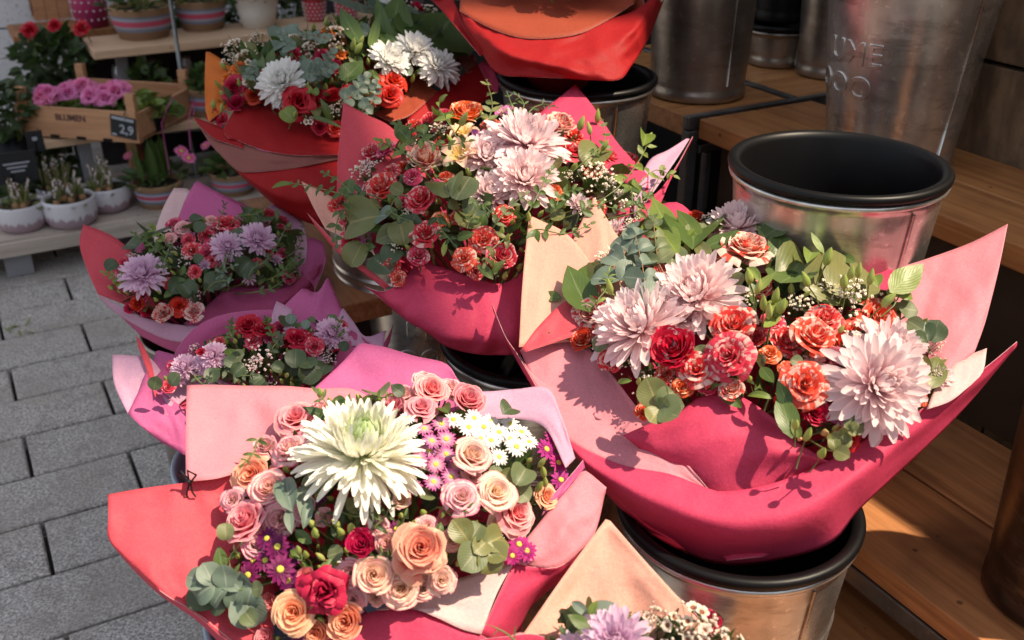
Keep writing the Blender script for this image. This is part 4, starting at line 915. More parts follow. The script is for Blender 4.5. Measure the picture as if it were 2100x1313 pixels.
    t, p, r, h = cup(108, 380, .15, 20, 23, 34, pk, 'small dusky pink dotted pot behind the bowls', True)
    # glass jars in the shade under the upper shelf
    jar = m_plain('silver_jar', (.45, .45, .48), .25, .7)
    for (x, y) in ((318, 118), (385, 112), (250, 128), (545, 88)):
        p = at_z(x, y + 50, .402); t = thing('metal_jar', p, 'shiny metal jar in the shade under the upper shelf ' + {318: 'left of centre', 385: 'beside the pole', 250: 'at the left', 545: 'far right'}[x], 'jar', 'jars under the upper shelf'); mb = MB(); mb.lathe([(.003, 0), (.028, 0), (.03, .07), (.024, .085), (.026, .095), (.02, .095), (.02, .01)], 20); mb.build('jar_body', jar, t, WM[t], local=True)
    bevb = thing('storage_shelf', uv(1.3, 4.3, 0), 'dark board under the upper shelf carrying jars', 'shelf'); bevbox('board', (1.7, .36, .02), WOODD, bevb, um(1.35, 4.47, .39), .002)
    for u in (.6, 2.1): bevbox('leg', (.03, .3, .378), WOODD, bevb, um(u, 4.47, .19), .002)
    # pale wall beyond
    N = NT('pale_stone_wall'); w = N.world(); a = N.noise(30, 4, w, .7); sp = N.noise(120, 2, w); cc = N.mix(N.ramp(a, .5, .75), (.74, .73, .76), (.6, .59, .61)); cc = N.mix(N.math('MULTIPLY', N.ramp(sp, .62, .7), .8), cc, (.12, .12, .13)); N.bump(a, .004, .6); pw = N.fin(cc, .85)
    wl_ = thing('pale_stone_wall', uv(-1.0, 6.0, 0), 'pale speckled block wall beyond the stall at the top left corner', 'wall'); bevbox('wall_core', (5, .2, 2.6), m_plain('mortar', (.2, .2, .21), .9), wl_, um(-1.0, 5.63, 1.3), 0)
    for i in range(9):
        for j in range(8): bevbox('stone_block', (.615, .04, .282), pw, wl_, um(-3.3 + .625*j + (.3 if i % 2 else 0), 5.52, .09 + .29*i), .006)
    # dark rear of the market
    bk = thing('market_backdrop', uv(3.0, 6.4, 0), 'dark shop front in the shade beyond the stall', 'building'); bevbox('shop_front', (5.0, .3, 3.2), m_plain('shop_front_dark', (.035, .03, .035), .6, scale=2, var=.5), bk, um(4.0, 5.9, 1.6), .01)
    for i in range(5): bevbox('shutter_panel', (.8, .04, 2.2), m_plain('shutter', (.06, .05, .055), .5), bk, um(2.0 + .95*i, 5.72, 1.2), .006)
def street_beyond():
    # unseen houses behind the viewer, kept as pale surroundings for the metal to reflect
    br = m_plain('house_render', (.62, .57, .52), .85, scale=2); gl = m_plain('window_glass', (.04, .05, .06), .1)
    for (u0, u1, v, h, L) in ((-14, -1, -16, 9, 'rendered house behind the viewer on the street side'), (1, 14, -15, 8, 'rendered house behind the viewer on the shop side')):
        t = thing('house', uv((u0+u1)/2, v, 0), L, 'house'); bevbox('wall', (u1 - u0, 6, h), br, t, um((u0+u1)/2, v - 3, h/2), .02); bevbox('roof', (u1 - u0 + .01, 6.3, .4), m_plain('roof', (.12, .05, .04), .8), t, um((u0+u1)/2, v - 3, h + .2), .02)
        for f in range(int(h/3)):
            for k in range(int((u1 - u0)/2.6)): bevbox('window', (1.1, .1, 1.6), gl, t, um(u0 + 1.4 + 2.6*k, v + .01, 2 + 3*f), .01)
# ================================================================ bouquets
def cone(b, front, back, k=0.80, depth=0.2, r1=0.05):
    a1 = b.N.orthogonal().normalized(); a2 = b.N.cross(a1); mb = MB(); rows = []
    for i in range(9):
        t = i/8; r = b.rad*k*(1 - t) + r1*t; h = -0.022 - depth*t**1.1
        rows.append([b.C + b.N*h + (a1*math.cos(a) + a2*math.sin(a))*(r*(1 + 0.03*math.sin(5*a + i))) for a in (2*math.pi*j/40 for j in range(41))])
    mb.grid(rows); o = mb.build('wrapping_paper', [PAPER[front], PAPER[back], PAPER['edge']], b.o)
    m = o.modifiers.new('thickness', 'SOLIDIFY'); m.thickness = 0.0005; m.offset = -1; m.material_offset = 1; m.material_offset_rim = 2

# ---- the big pink bouquet at right
def bouquet_big():
    b = Bouquet('bouquet', 1545, 745, 1.30, 0.235, 0.05, 'largest bouquet, pink and crimson paper, standing in the front zinc bucket with black liner', 24)
    b.mask = [(1080,640),(1180,560),(1260,470),(1340,440),(1580,440),(1800,560),(1900,650),(1930,780),(1880,835),(1700,920),(1640,895),(1570,810),(1430,800),(1320,845),(1240,725),(1160,665)]
    cone(b, 'crimson', 'crimson'); b.fill(420, 0.032)
    b.paper('peach', 'crimson', [[(1085,441,.0,1),(1108,452,0),(1160,478,0),(1205,530,.0),(1235,600,-.01)],[(1072,575,-.01),(1120,585,0),(1190,600,0),(1250,640,0)],[(1064,712,-.01),(1110,708,.0),(1170,700,0),(1260,690,.0)]])
    b.paper('peach', 'crimson', [[(1172,500,.015),(1192,455,.015),(1217,404,.015,1),(1240,440,.015),(1272,490,.015),(1330,535,.01)],[(1165,600,.01),(1230,590,.01),(1340,600,.0)],[(1150,700,.0),(1240,680,0),(1340,670,-.02)]])
    b.paper('crimson', 'pink', [[(1100,520,.03),(1165,478,.04),(1212,470,.04)],[(1100,640,.03),(1165,640,.03),(1215,640,.03)]], 12, 6)
    b.paper('coral', 'crimson', [[(1070,715,-.02),(1108,665,-.015),(1165,615,-.01),(1230,610,0)],[(1078,722,-.02),(1130,705,-.015),(1180,690,-.01),(1240,690,0)]], 18, 6)  # coral sheet laid over for the reddish shade low on the peach paper
    b.paper('crimson', 'lilac', [[(1335,430,.02),(1365,415,.02,1),(1400,420,.02),(1470,480,.02),(1590,490,.02),(1645,462,.02),(1700,436,.02,1),(1730,478,.02),(1765,530,.02),(1850,560,.0)],[(1330,560,.0),(1420,570,.0),(1600,580,.0),(1760,590,0),(1860,600,0)]], 44, 8)
    b.paper('lilac', 'crimson', [[(1530,470,.0),(1578,428,.0,1),(1598,455,.0),(1635,505,0)],[(1520,560,-.01),(1580,560,-.01),(1640,570,-.01)]], 14, 6)
    b.paper('pink', 'crimson', [[(1806,556,.02),(1850,546,.02),(1903,530,.02),(1990,498,.01),(2067,459,.0,1)],[(1825,600,.02),(1900,610,.02),(1980,590,.01),(2046,562,.0)],[(1845,680,.01),(1900,690,.01),(1960,690,.0),(2020,662,.0)],[(1850,790,.0),(1900,780,.0),(1950,760,.0),(1999,722,.0)]], lbl='tall pink right-hand point of the paper')
    b.paper('pale', 'crimson', [[(1925,775,.0),(1965,738,.0),(2024,714,.0,1)],[(1915,800,-.005),(1960,785,-.005),(2016,762,-.005)],[(1900,840,-.01),(1950,822,-.01),(1990,790,-.01)]], 14, 6)
    # outer crimson sheet
    b.paper('crimson', 'pink', [
        [(1008,622,.03,1),(1036,690,.01),(1066,735,.0),(1132,851,.0),(1162,900,.0),(1271,952,.0),(1373,972,.0),(1445,999,.0),(1481,1008,.0),(1560,998,.0),(1640,972,.0),(1698,946,.0),(1758,912,.0),(1843,868,.0),(1939,808,.0),(2017,757,.0),(2086,701,.0,1)],
        [(1012,640,.04),(1060,740,.03),(1120,840,.02),(1190,945,.01),(1300,1020,.005),(1420,1070,.005),(1520,1085,.005),(1640,1060,.005),(1760,985,.01),(1860,905,.02),(1950,830,.02),(2020,778,.02),(2086,706,.01)],
        [(1018,652,.05),(1060,728,.06),(1108,806,.07),(1156,900,.08),(1241,1010,.08),(1313,1080,.09),(1391,1128,.1),(1469,1156,.1),(1560,1156,.1),(1698,1118,.09),(1764,1044,.08),(1867,948,.08),(1940,878,.07),(1990,825,.06),(2040,765,.05),(2084,712,.02)]], 90, 18, 0.0026, pleat=.0035, pf=46)
    b.paper('pink', 'crimson', [[(1066,718,.015),(1110,698,.01),(1164,675,.01,1),(1235,742,.01),(1313,845,.0),(1400,940,.003),(1450,1001,.003)],[(1090,775,.01),(1160,800,.01),(1250,850,.01),(1330,905,.01),(1400,960,.005),(1452,1003,.004)],[(1066,728,.008),(1132,853,.005),(1162,902,.005),(1271,954,.005),(1373,976,.005),(1452,1005,.005)]], lbl='broad pale pink inner fold')
    b.paper('crimson', 'pink', [[(1277,893,.0),(1330,870,-.012),(1385,850,-.025),(1433,815,-.034),(1475,806,-.036),(1517,812,-.034),(1578,851,-.026),(1626,900,-.012),(1700,947,.0)],[(1290,903,.0),(1390,880,-.026),(1480,860,-.036),(1585,893,-.024),(1700,949,.0)],[(1310,920,.01),(1400,930,-.012),(1500,925,-.018),(1600,940,-.010),(1697,952,.005)],[(1330,945,.03),(1400,985,.03),(1450,1020,.03),(1500,1030,.03),(1560,1020,.03),(1640,992,.03),(1692,962,.02)]], lbl='crimson flap rolled up against the flowers')
    b.paper('crimson', 'crimson', [[(1475,1128,.075),(1510,1114,.07),(1560,1110,.07),(1580,1118,.08)],[(1490,1150,.07),(1520,1146,.065),(1562,1142,.068),(1582,1136,.08)]], 16, 6)
    # flowers
    b.fls('mum', 'mumpink', [(1313,671,118,.02),(1427,605,110,.02),(1800,790,124,.03),(1824,722,95,.015),(1512,465,76,.01),(1395,650,66,.01)], label='pale pink chrysanthemum')
    b.fls('rose', 'redcream', [(1505,668,50,.02),(1493,731,52,.03),(1427,757,40,.015),(1614,698,42),(1668,690,50,.02),(1692,655,38,.01),(1650,787,50,.03),(1560,593,28),(1445,785,30),(1585,660,26)])
    b.fls('rose', 'redstripe', [(1532,505,54,.02),(1469,519,42,.005),(1210,641,38,.01),(1503,540,34)])
    b.fls('rose', 'red', [(1380,713,54,.025),(1867,707,36),(1735,705,30)]); b.fls('rose', 'orange', [(1806,653,46,.005),(1758,683,36,.0),(1150,677,30,.0),(1192,697,28)]); b.fls('tight', 'pink', [(1713,731,22,.02)])
    b.fls('lisi', 'orchid', [(1726,845,32)], label='small mauve carnation')
    for q in [(1536,569),(1555,590),(1566,623),(1590,608),(1602,630),(1653,575),(1698,529),(1731,580),(1761,557),(1785,570),(1821,617),(1632,872),(1656,893),(1686,930),(1578,640),(1745,560),(1250,590)]:
        b.fl('bud', M_BUD, q[0], q[1], b.rg.uniform(19, 25), .05, turn=(b.rg.uniform(-.6,.6), .3, .5))
    b.fls('bud', M_BUDP, [(1692,888,20,.02),(1640,900,14)])
    b.fls('breath', M_CREAMDOT, [(1737,611,56,.01),(1752,707,38,.02),(1253,538,42,.01),(1307,755,30),(1638,635,40),(1310,575,28),(1690,600,34),(1560,520,24)])
    # foliage
    for q in [(1350,835,1325,775),(1350,835,1385,800),(1352,838,1330,870),(1352,838,1400,830),(1352,838,1368,815),(1352,838,1395,860)]: b.leaf('round', 'olive' if q[2] < 1340 else 'euc', *q, lift=.03)
    for q in [(1200,600,1185,525),(1205,598,1222,515),(1210,640,1165,560),(1085,712,1070,672),(1095,712,1125,678)]: b.leaf('ovate', 'green', *q, lift=.02)
    b.sprig([(1330,640),(1320,560),(1300,470)], 'round', 'grey', 6, 44, .03, 'eucalyptus_sprig', 1.2, .7, twig=True)
    b.sprig([(1280,600),(1275,540),(1290,500)], 'round', 'grey', 3, 48, .02, 'eucalyptus_sprig', 1.2, 1, twig=True)
    b.sprig([(1360,560),(1345,500),(1340,450)], 'round', 'euc', 4, 36, .025, 'eucalyptus_sprig', twig=True)
    b.sprig([(1230,640),(1245,590),(1250,560)], 'lance', 'fresh', 4, 30, .02)
    for q in [(1420,512,1430,390,'ovate','green',.0),(1400,500,1350,408,'ovate','fresh',0),(1385,490,1340,425,'lance','fresh',0),(1440,495,1395,440,'lance','fresh',0),(1480,470,1460,410,'lance','green',0),(1440,510,1520,480,'ovate','green',0),
              (1570,500,1590,410,'lance','fresh',0),(1560,490,1640,445,'ovate','green',0),(1590,490,1610,450,'lance','fresh',0),(1460,540,1420,480,'lance','olive',0),
              (1590,560,1700,520,'broad','olive',-.01),(1640,590,1770,560,'broad','olive',-.01),(1700,600,1790,530,'broad','olive',-.01),(1640,540,1600,600,'broad','green',-.01),
              (1655,540,1680,470,'lance','fresh',.02),(1690,520,1660,480,'lance','fresh',.02),(1560,580,1530,530,'lance','fresh',.02),(1545,600,1590,560,'lance','fresh',.02),(1600,650,1575,590,'ovate','fresh',.02),(1590,650,1620,600,'lance','fresh',.02),
              (1800,590,1790,540,'ovate','fresh',.01),(1825,600,1885,550,'ovate','fresh',.02),(1620,840,1595,780,'ovate','dark',.0),(1625,900,1600,800,'ovate','green',.0),
              (1600,640,1560,680,'lance','fresh',.01),(1350,470,1385,505,'ovate','fresh',.01)]:
        b.leaf(q[4] if q[4] != 'c' else 'lance', q[5], *q[:4], lift=.02 + q[6])
    b.sprig([(1820,640),(1850,590),(1880,560)], 'ovate', 'fresh', 2, 46, .02)
    for q in [(1905,700,1885,655),(1905,700,1925,660),(1900,700,1880,690)]: b.leaf('round', 'deep', *q, lift=.02)
    for q in [(1915,760,1945,705),(1905,775,1880,715),(1900,800,1935,720),(1925,790,1940,740)]: b.leaf('lance' if q[0] > 1910 else 'ovate', 'olive', *q, lift=.01)
    b.sprig([(1700,925),(1722,900),(1745,880)], 'round', 'olive', 4, 32, .02, 'eucalyptus_sprig')
    b.leaf('ovate', 'fresh', 1640, 900, 1625, 858, lift=.02); b.leaf('ovate', 'green', 1475, 800, 1520, 830, lift=.0)
    b.sprig([(1150,690),(1110,640),(1085,600)], 'needle', 'deep', 3, 26, .01)
    b.pack([('rose','redcream',30,4),('rose','red',26,2),('rose','orange',24,2),('bud',M_BUD,16,4),('breath',M_CREAMDOT,26,3),('lance','fresh',34,4),('ovate','green',30,5),('round','euc',22,3),('rose','redstripe',26,1),('smum','mumpink',34,1.5)], 95, .6)

# ---- the middle pink bouquet
def bouquet_middle():
    b = Bouquet('bouquet', 1000, 425, 1.62, 0.235, 0.055, 'middle bouquet in coral-pink paper with many leafy sprays and small red-cream roses', 20)
    b.mask = [(690,400),(760,310),(850,250),(960,215),(1150,225),(1300,330),(1330,420),(1290,470),(1170,470),(1080,540),(1030,570),(910,540),(850,525),(800,570),(720,510),(690,460)]
    cone(b, 'crimson', 'crimson'); b.fill(480, 0.034)
    b.paper('coral', 'magenta', [[(690,400,.0),(694,310,.0),(704,209,.0,1),(745,232,.0),(792,254,.0),(828,284,.0),(880,320,.0)],[(690,410,.0),(730,345,.0),(790,330,.0),(890,350,.0)],[(690,430,-.01),(740,430,-.01),(800,420,-.01),(890,410,-.01)]], lbl='tall coral-pink left point')
    b.paper('peach', 'coral', [[(618,372,.02,1),(650,388,.01),(690,407,.0),(740,420,0)],[(640,420,.015),(665,435,.01),(700,450,.0),(740,460,0)],[(668,470,.0),(690,480,.0),(712,490,.0),(745,500,0)]], 16, 8)
    b.paper('coral', 'pink', [[(630,438,.01,1),(667,476,.0),(700,510,.0),(750,548,.0),(802,588,.0)],[(652,470,.02),(690,515,.01),(735,550,.01),(790,590,.01)],[(680,492,.04),(712,530,.03),(748,562,.02),(795,598,.01)]], 20, 6)
    b.paper('lilac', 'magenta', [[(1300,400,.0),(1331,330,.0),(1370,308,.0),(1408,284,.0,1)],[(1300,450,.0),(1350,380,.0),(1385,330,.0),(1414,285,.0)]], 16, 6)
    b.paper('crimson', 'lilac', [[(1260,420,.01),(1340,400,.01),(1385,345,.01),(1421,280,.01,1)],[(1270,480,.02),(1345,430,.02),(1375,370,.02),(1421,284,.015)]], 16, 6)
    b.paper('crimson', 'lilac', [[(1080,290,.0),(1108,232,.0),(1145,202,.0),(1180,173,.0,1),(1220,223,.0),(1268,295,.0),(1330,360,.0)],[(1060,340,.0),(1180,330,.0),(1330,400,.0)]], 22, 8, lbl='crimson back point')
    b.paper('crimson', 'pink', [
        [(748,588,.01),(780,598,.0),(806,590,.0),(834,567,.01),(857,533,.02,1),(908,549,.01),(978,571,.0),(1031,581,.0),(1080,552,.0),(1130,520,.0)],
        [(765,600,.02),(810,625,.01),(850,620,.005),(920,600,.0),(1000,610,.0),(1080,600,.0),(1140,590,.0)],
        [(790,620,.05),(840,660,.04),(900,680,.03),(980,690,.03),(1060,690,.03),(1150,680,.03)],
        [(760,597,.07),(820,647,.08),(876,683,.08),(915,711,.08),(978,727,.08),(1050,728,.08),(1150,722,.08)]], 70, 18, 0.0034, pleat=.004)
    b.paper('crimson', 'pink', [[(1130,500,.01),(1200,560,.03),(1260,520,.04),(1330,460,.04)],[(1140,720,.08),(1200,690,.09),(1260,600,.09),(1330,500,.08)]], 16, 6)
    b.fls('mum', 'mumpink', [(1080,293,102,.025),(1076,366,78,.02),(997,322,64,.01),(1006,398,56,.0)], label='pale pink chrysanthemum')
    b.fls('lily', 'alstro', [(944,318,42,.02),(950,274,34,.0)]); b.fls('lily', 'orchid', [(985,290,30)])
    b.fls('rose', 'redcream', [(783,381,36,.01),(874,478,33,.02),(992,492,32,.02),(1029,525,34,.02),(950,530,26,.02),(1169,309,32,.01),(857,525,24,.01),(816,571,18)])
    b.fls('rose', 'pinkred', [(862,409,33,.02),(884,248,32,.01)]); b.fls('rose', 'orange', [(955,232,38,.01),(1252,325,30),(1006,254,22),(1182,281,26),(901,450,20,.01),(825,345,22),(1215,345,22)])
    b.fls('rose', 'redstripe', [(871,325,40,.01),(1150,255,36,.01),(1120,265,24)])
    b.fls('breath', M_CREAMDOT, [(1220,367,46,.02),(1271,420,44,.01),(1250,385,34,.02),(904,269,28,.01),(746,353,32,.01),(850,300,22)]); b.fls('breath', M_PINKDOT, [(760,340,24,.02),(745,395,22)])
    for q in [(1192,255),(1208,265),(1225,240),(1029,474),(1040,490),(1322,404),(1010,540),(1240,455),(1085,445),(1330,285),(1240,300)]: b.fl('bud', M_BUD, q[0], q[1], b.rg.uniform(15, 20), .04, turn=(b.rg.uniform(-.6,.6), .2, .5))
    b.fl('bud', M_BUD, 950, 246, 24, .03, turn=(.6, -.3, .1)); b.fl('bud', M_BUDP, 1088, 470, 18, .02)
    for q in [(920,405,905,340),(935,410,965,355),(930,400,935,372)]: b.leaf('round', 'euc' if q[0] > 925 else 'olive', *q, lift=.035)
    b.leaf('round', 'olive', 780, 445, 692, 452, lift=.03); b.leaf('round', 'grey', 770, 445, 808, 440, lift=.03); b.leaf('broad', 'euc', 820, 470, 770, 495, lift=.015)
    for q in [(800,560,762,520),(790,540,815,500),(745,500,715,540),(830,490,855,440),(960,450,985,400),(975,440,940,470)]: b.leaf('round', 'olive' if q[0] % 2 else 'deep', *q, lift=.01)
    # leafy sprays
    for P, n, sz, m in [([(720,405),(660,388),(600,376)],5,26,'green'),([(760,430),(700,375),(665,355)],4,26,'green'),([(1000,260),(1010,215),(998,165)],5,30,'olive'),([(1030,260),(1050,225),(1040,190)],4,24,'green'),
                      ([(880,290),(850,265),(815,255)],4,30,'green'),([(850,330),(800,300),(780,290)],3,30,'fresh'),([(1250,400),(1310,330),(1330,290)],4,38,'fresh'),([(1280,400),(1340,350),(1380,360)],4,30,'fresh'),
                      ([(1010,470),(1040,430),(1076,400)],4,26,'euc'),([(1080,440),(1110,385),(1130,350)],4,30,'green'),([(1130,440),(1150,400),(1180,390)],4,30,'green'),([(1180,440),(1215,420),(1270,430)],4,28,'green'),
                      ([(900,440),(905,470),(930,500)],3,26,'dark'),([(960,470),(985,420),(1010,440)],4,26,'green'),([(1290,440),(1320,420),(1360,350)],4,30,'olive'),([(1200,330),(1240,290),(1235,250)],4,26,'green'),
                      ([(940,290),(900,220),(905,205)],2,40,'fresh'),([(1080,240),(1110,215),(1140,220)],3,22,'deep'),([(720,430),(690,460),(690,500)],3,28,'green'),([(860,290),(905,300),(960,290)],4,26,'green'),
                      ([(1050,480),(1010,510),(995,540)],3,26,'olive'),([(1100,470),(1160,480),(1210,460)],4,26,'green'),([(760,400),(730,400),(705,430)],3,28,'dark'),([(1060,250),(1075,215),(1060,195)],3,24,'green'),
                      ([(1280,380),(1300,420),(1330,400)],4,28,'green'),([(830,400),(800,430),(830,450)],3,26,'green')]:
        b.sprig(P, 'ovate' if sz > 24 else 'lance', m, n, sz, .03, ang=50)
    b.leaf('lance', 'fresh', 1318, 300, 1340, 240, lift=.05); b.leaf('lance', 'fresh', 600, 378, 555, 376, lift=.04)
    for q in [(908,240,908,205),(832,300,845,245),(840,290,812,260),(1100,470,1085,510),(985,545,1010,570),(1010,560,1035,530),(990,560,980,540)]: b.leaf('ovate', 'green', *q, lift=.03)
    b.pack([('rose','redcream',24,4),('rose','orange',20,2),('rose','pinkred',20,2),('bud',M_BUD,13,4),('breath',M_CREAMDOT,22,3),('lance','fresh',26,3),('ovate','green',24,5),('round','olive',20,3),('lily','orchid',24,1.5),('smum','mumpink',30,1)], 90, .6)

# ---- the front left bouquet with the great white bloom
def bouquet_front():
    b = Bouquet('bouquet', 800, 1045, 1.16, 0.19, 0.045, 'front left bouquet around one huge white chrysanthemum with a green heart', 26)
    b.mask = [(480,1000),(560,870),(640,820),(800,800),(960,800),(1060,850),(1140,940),(1130,1030),(1060,1110),(930,1180),(770,1240),(640,1310),(560,1320),(480,1250),(450,1150)]
    cone(b, 'crimson', 'crimson'); b.fill(460, 0.026, top=-.02)
    b.paper('pink', 'crimson', [[(383,790,.03,1),(430,789,.03),(503,791,.03),(590,792,.03),(650,797,.03),(720,797,.03),(771,823,.03),(830,860,.03)],[(381,880,.0),(450,880,.02),(530,880,.02),(620,880,.02),(730,890,.02),(830,900,.02)],[(381,988,-.01),(440,982,-.01),(490,970,.0),(560,960,.01),(680,960,.01),(830,950,.01)]], 44, 14, 0.005, lbl='large pale pink back sheet')
    b.paper('coral', 'crimson', [[(221,1014,.0,1),(290,1002,.0),(380,990,.0),(440,980,.0),(500,968,.0)],[(222,1060,-.01),(300,1070,.0),(380,1075,.01),(450,1060,.02),(540,1060,.02)],[(223,1107,.0,1),(290,1160,.0),(370,1200,.01),(450,1190,.02),(560,1180,.02)],[(262,1153,.01),(329,1215,.01),(406,1263,.01),(467,1313,.01),(560,1330,.01)]], 34, 18, 0.004, lbl='coral red flap spread to the left')
    b.paper('crimson', 'coral', [[(223,1107,.01),(262,1150,.01),(329,1213,.01),(406,1260,.01),(467,1308,.01),(520,1350,.01),(600,1400,.01)],[(226,1112,.03),(262,1157,.04),(327,1220,.05),(400,1270,.06),(455,1325,.06),(500,1380,.08),(560,1450,.1)]], 24, 6, lbl='rim of the left flap')
    b.paper('magenta', 'lilac', [[(640,800,.06),(700,745,.06),(737,703,.06,1),(790,712,.06),(850,730,.06),(915,746,.06),(945,785,.05),(1000,810,.05)],[(660,860,.05),(740,850,.05),(850,850,.05),(940,850,.05),(1000,860,.04)]], 34, 10, lbl='magenta back point')
    b.paper('lilac', 'magenta', [[(940,800,.02),(997,803,.03),(1060,798,.03),(1122,796,.02),(1150,850,.01),(1180,940,.0)],[(950,870,.02),(1010,860,.02),(1070,860,.02),(1120,880,.01),(1160,960,-.01)]], 26, 8)
    b.paper('magenta', 'pink', [[(1130,1020,-.01),(1168,978,-.01),(1196,944,-.01,1)],[(1110,1060,.0),(1150,1020,.0),(1200,960,.0)]], 12, 6)
    b.paper('pink', 'crimson', [[(1040,1152,.0),(1095,1086,.0),(1140,1030,.0),(1192,968,.0),(1215,975,.0,1),(1244,1000,.0,1)],[(1080,1160,-.0),(1120,1120,.0),(1170,1075,.0),(1215,1030,.0),(1243,1003,.0)],[(1054,1153,.01),(1100,1164,.01),(1151,1161,.01),(1190,1130,.01),(1221,1091,.01),(1242,1010,.01)]], 34, 10, 0.003, lbl='pale pink right-hand arm')
    b.paper('crimson', 'pink', [[(987,1300,.0),(1020,1225,.0),(1054,1154,.0,1),(1100,1164,.01),(1151,1161,.01),(1200,1115,.02),(1230,1060,.04)],[(1010,1320,.02),(1060,1240,.02),(1110,1200,.03),(1160,1170,.03),(1215,1110,.05)],[(1040,1420,.1),(1074,1275,.09),(1110,1225,.09),(1160,1185,.09),(1205,1130,.08)]], 26, 10)
    b.paper('pale', 'crimson', [[(771,1251,.0),(843,1225,.004),(935,1189,.006),(1000,1168,.004),(1054,1153,.0,1)],[(800,1250,-.004),(880,1245,-.004),(950,1240,-.004),(1020,1215,-.003)],[(771,1251,.0),(843,1248,-.004),(894,1266,-.005),(946,1290,-.005),(987,1301,-.004,1)]], 26, 10, 0.0025, lbl='white-pink fold turned outwards')
    b.paper('crimson', 'pale', [[(560,1390,.0),(640,1322,.0),(700,1285,.0),(771,1252,.0),(843,1249,.0),(894,1266,.0),(946,1291,.0),(987,1302,.0),(1030,1330,.01)],[(560,1450,.03),(700,1380,.02),(800,1370,.02),(900,1370,.02),(1000,1390,.03)],[(600,1560,.12),(720,1540,.12),(820,1530,.12),(920,1530,.12),(1000,1540,.12)]], 34, 10)
    mbt = MB(); p = b.hit(389, 985, 0) + (CAMP - b.hit(389, 985, 0)).normalized()*.012
    for s_ in (-1, 1):
        mbt.tube([p + Vector((0, 0, -.004)), p + Vector((s_*.010, -.004, .010)), p + Vector((s_*.004 - .003, -.004, .016)), p + Vector((0, -.003, .003))], .0013, 5)
        mbt.tube([p, p + Vector((s_*.003, -.006, -.012)), p + Vector((s_*.005, -.004, -.02))], .0012, 5)
    mbt.ball(p + Vector((0, -.003, 0)), .003, 6); mbt.build('twine_knot', M_BLACK, b.o)
    b.fl('big', 'bigmum', 742, 925, 152, .045, v=0, jit=0.05, turn=(0.12, .35, .1), label='huge white chrysanthemum with a green heart')
    b.fls('rose', 'pink', [(606,858,44),(884,798,38,.01),(863,835,34,.01),(961,819,38),(1059,1052,48,.01),(802,832,30),(503,1068,50,.01)]); b.fls('rose', 'blush', [(591,922,40,.01),(550,1000,42,.01),(575,1062,44),(529,1115,38),(719,1176,34,.02),(946,1019,40,.03),(678,875,36),(640,895,30),(725,1232,28,.01),(830,808,26),(925,795,30),(870,780,26)])
    b.fls('rose', 'cream', [(969,932,44,.035),(1018,1009,42,.035),(766,1179,44,.03),(822,1210,44,.02),(905,1190,32,.01),(868,1205,30),(930,1010,26,.02)])
    b.fls('rose', 'peach', [(516,975,46,.0),(601,1256,48,.02),(709,1275,42,.01),(647,1300,34),(1121,1019,30)]); b.fl('lisi', 'peach', 858, 1130, 66, .04, v=1, jit=.05, cb=.7, label='large open peach rose')
    b.fl('rose', 'peach', 862, 1122, 46, .055, v=0, jit=.05, cb=.7)
    b.fl('tight', 'crimson', 740, 1115, 34, .04); b.fl('lisi', 'wine', 663, 1215, 54, .035, v=0, cb=.6, label='deep crimson ruffled lisianthus')
    b.fls('pdaisy', 'purple', [(570,1122,30,.02),(509,1180,28,.01),(575,1168,32,.03),(548,1105,26,.01),(545,1150,26,.01),(600,1140,26,.01),(590,1190,26,.02),(520,1150,24)])
    b.fls('pdaisy', 'fuchsia', [(1120,922,26),(1145,950,24),(1064,1117,26),(1080,1130,24),(1135,900,22),(1150,985,24),(1050,1140,22)])
    b.fls('daisy', 'orchid', [(915,901,23,.01),(885,905,22,.01),(858,942,22,.02),(894,953,22,.02),(889,989,22,.02),(925,978,22,.02),(833,985,20,.01),(905,870,22),(915,932,21,.01),(833,960,20,.01),(870,880,20),(935,955,19),(850,1000,19),(880,925,20)], label='small mauve daisy')
    b.fls('daisy', 'dwhite', [(1059,917,25,.02),(1023,888,24,.015),(1007,904,22,.02),(961,877,24,.01),(930,862,23),(972,858,22),(992,876,23,.01),(1069,887,23,.0),(1023,938,22,.02),(1085,907,20),(1045,870,22),(985,900,22,.02),(1005,865,21),(1045,900,21,.01)], label='small white daisy')
    for q in [(647,1094),(627,1138),(612,1130),(658,1143),(699,1091),(690,1075),(1115,970),(1110,950),(1118,990),(640,1075),(720,1085),(1105,1000)]: b.fl('bud', M_BUD, q[0], q[1], b.rg.uniform(17, 22), .03, turn=(b.rg.uniform(-.7,.3), .2, .5))
    b.leaf('round', 'euc', 1058, 995, 1085, 950, lift=.035); b.leaf('round', 'olive', 1055, 992, 1030, 968, lift=.03); b.leaf('round', 'euc', 1050, 995, 1085, 1025, lift=.02)
    for q in [(960,1110,930,1065),(965,1110,985,1070),(990,1120,1045,1090),(985,1120,950,1165),(1000,1125,1010,1175),(1000,1120,1040,1150),(1000,1110,975,1130)]: b.leaf('round', 'euc' if q[0] % 2 else 'olive', *q, lift=.02)
    b.leaf('broad', 'deep', 1030, 850, 1065, 818, lift=.02); b.leaf('broad', 'deep', 830, 810, 800, 790, lift=.01)
    for q in [(580,1040,562,970),(598,1095,585,1025),(628,1080,620,975),(622,1085,640,1010)]: b.leaf('lance', 'grey', *q, lift=.04, name='leaf')
    b.leaf('ovate', 'grey', 600, 1050, 575, 960, lift=.04)
    b.sprig([(540,1200),(480,1210),(425,1195)], 'round', 'grey', 4, 44, .01, 'eucalyptus_sprig', 1.0, 1.1); b.leaf('round', 'deep', 445, 1240, 390, 1188, lift=.01); b.leaf('round', 'grey', 500, 1215, 515, 1285, lift=.01); b.leaf('round', 'deep', 470,1215,420,1250, lift=.01)
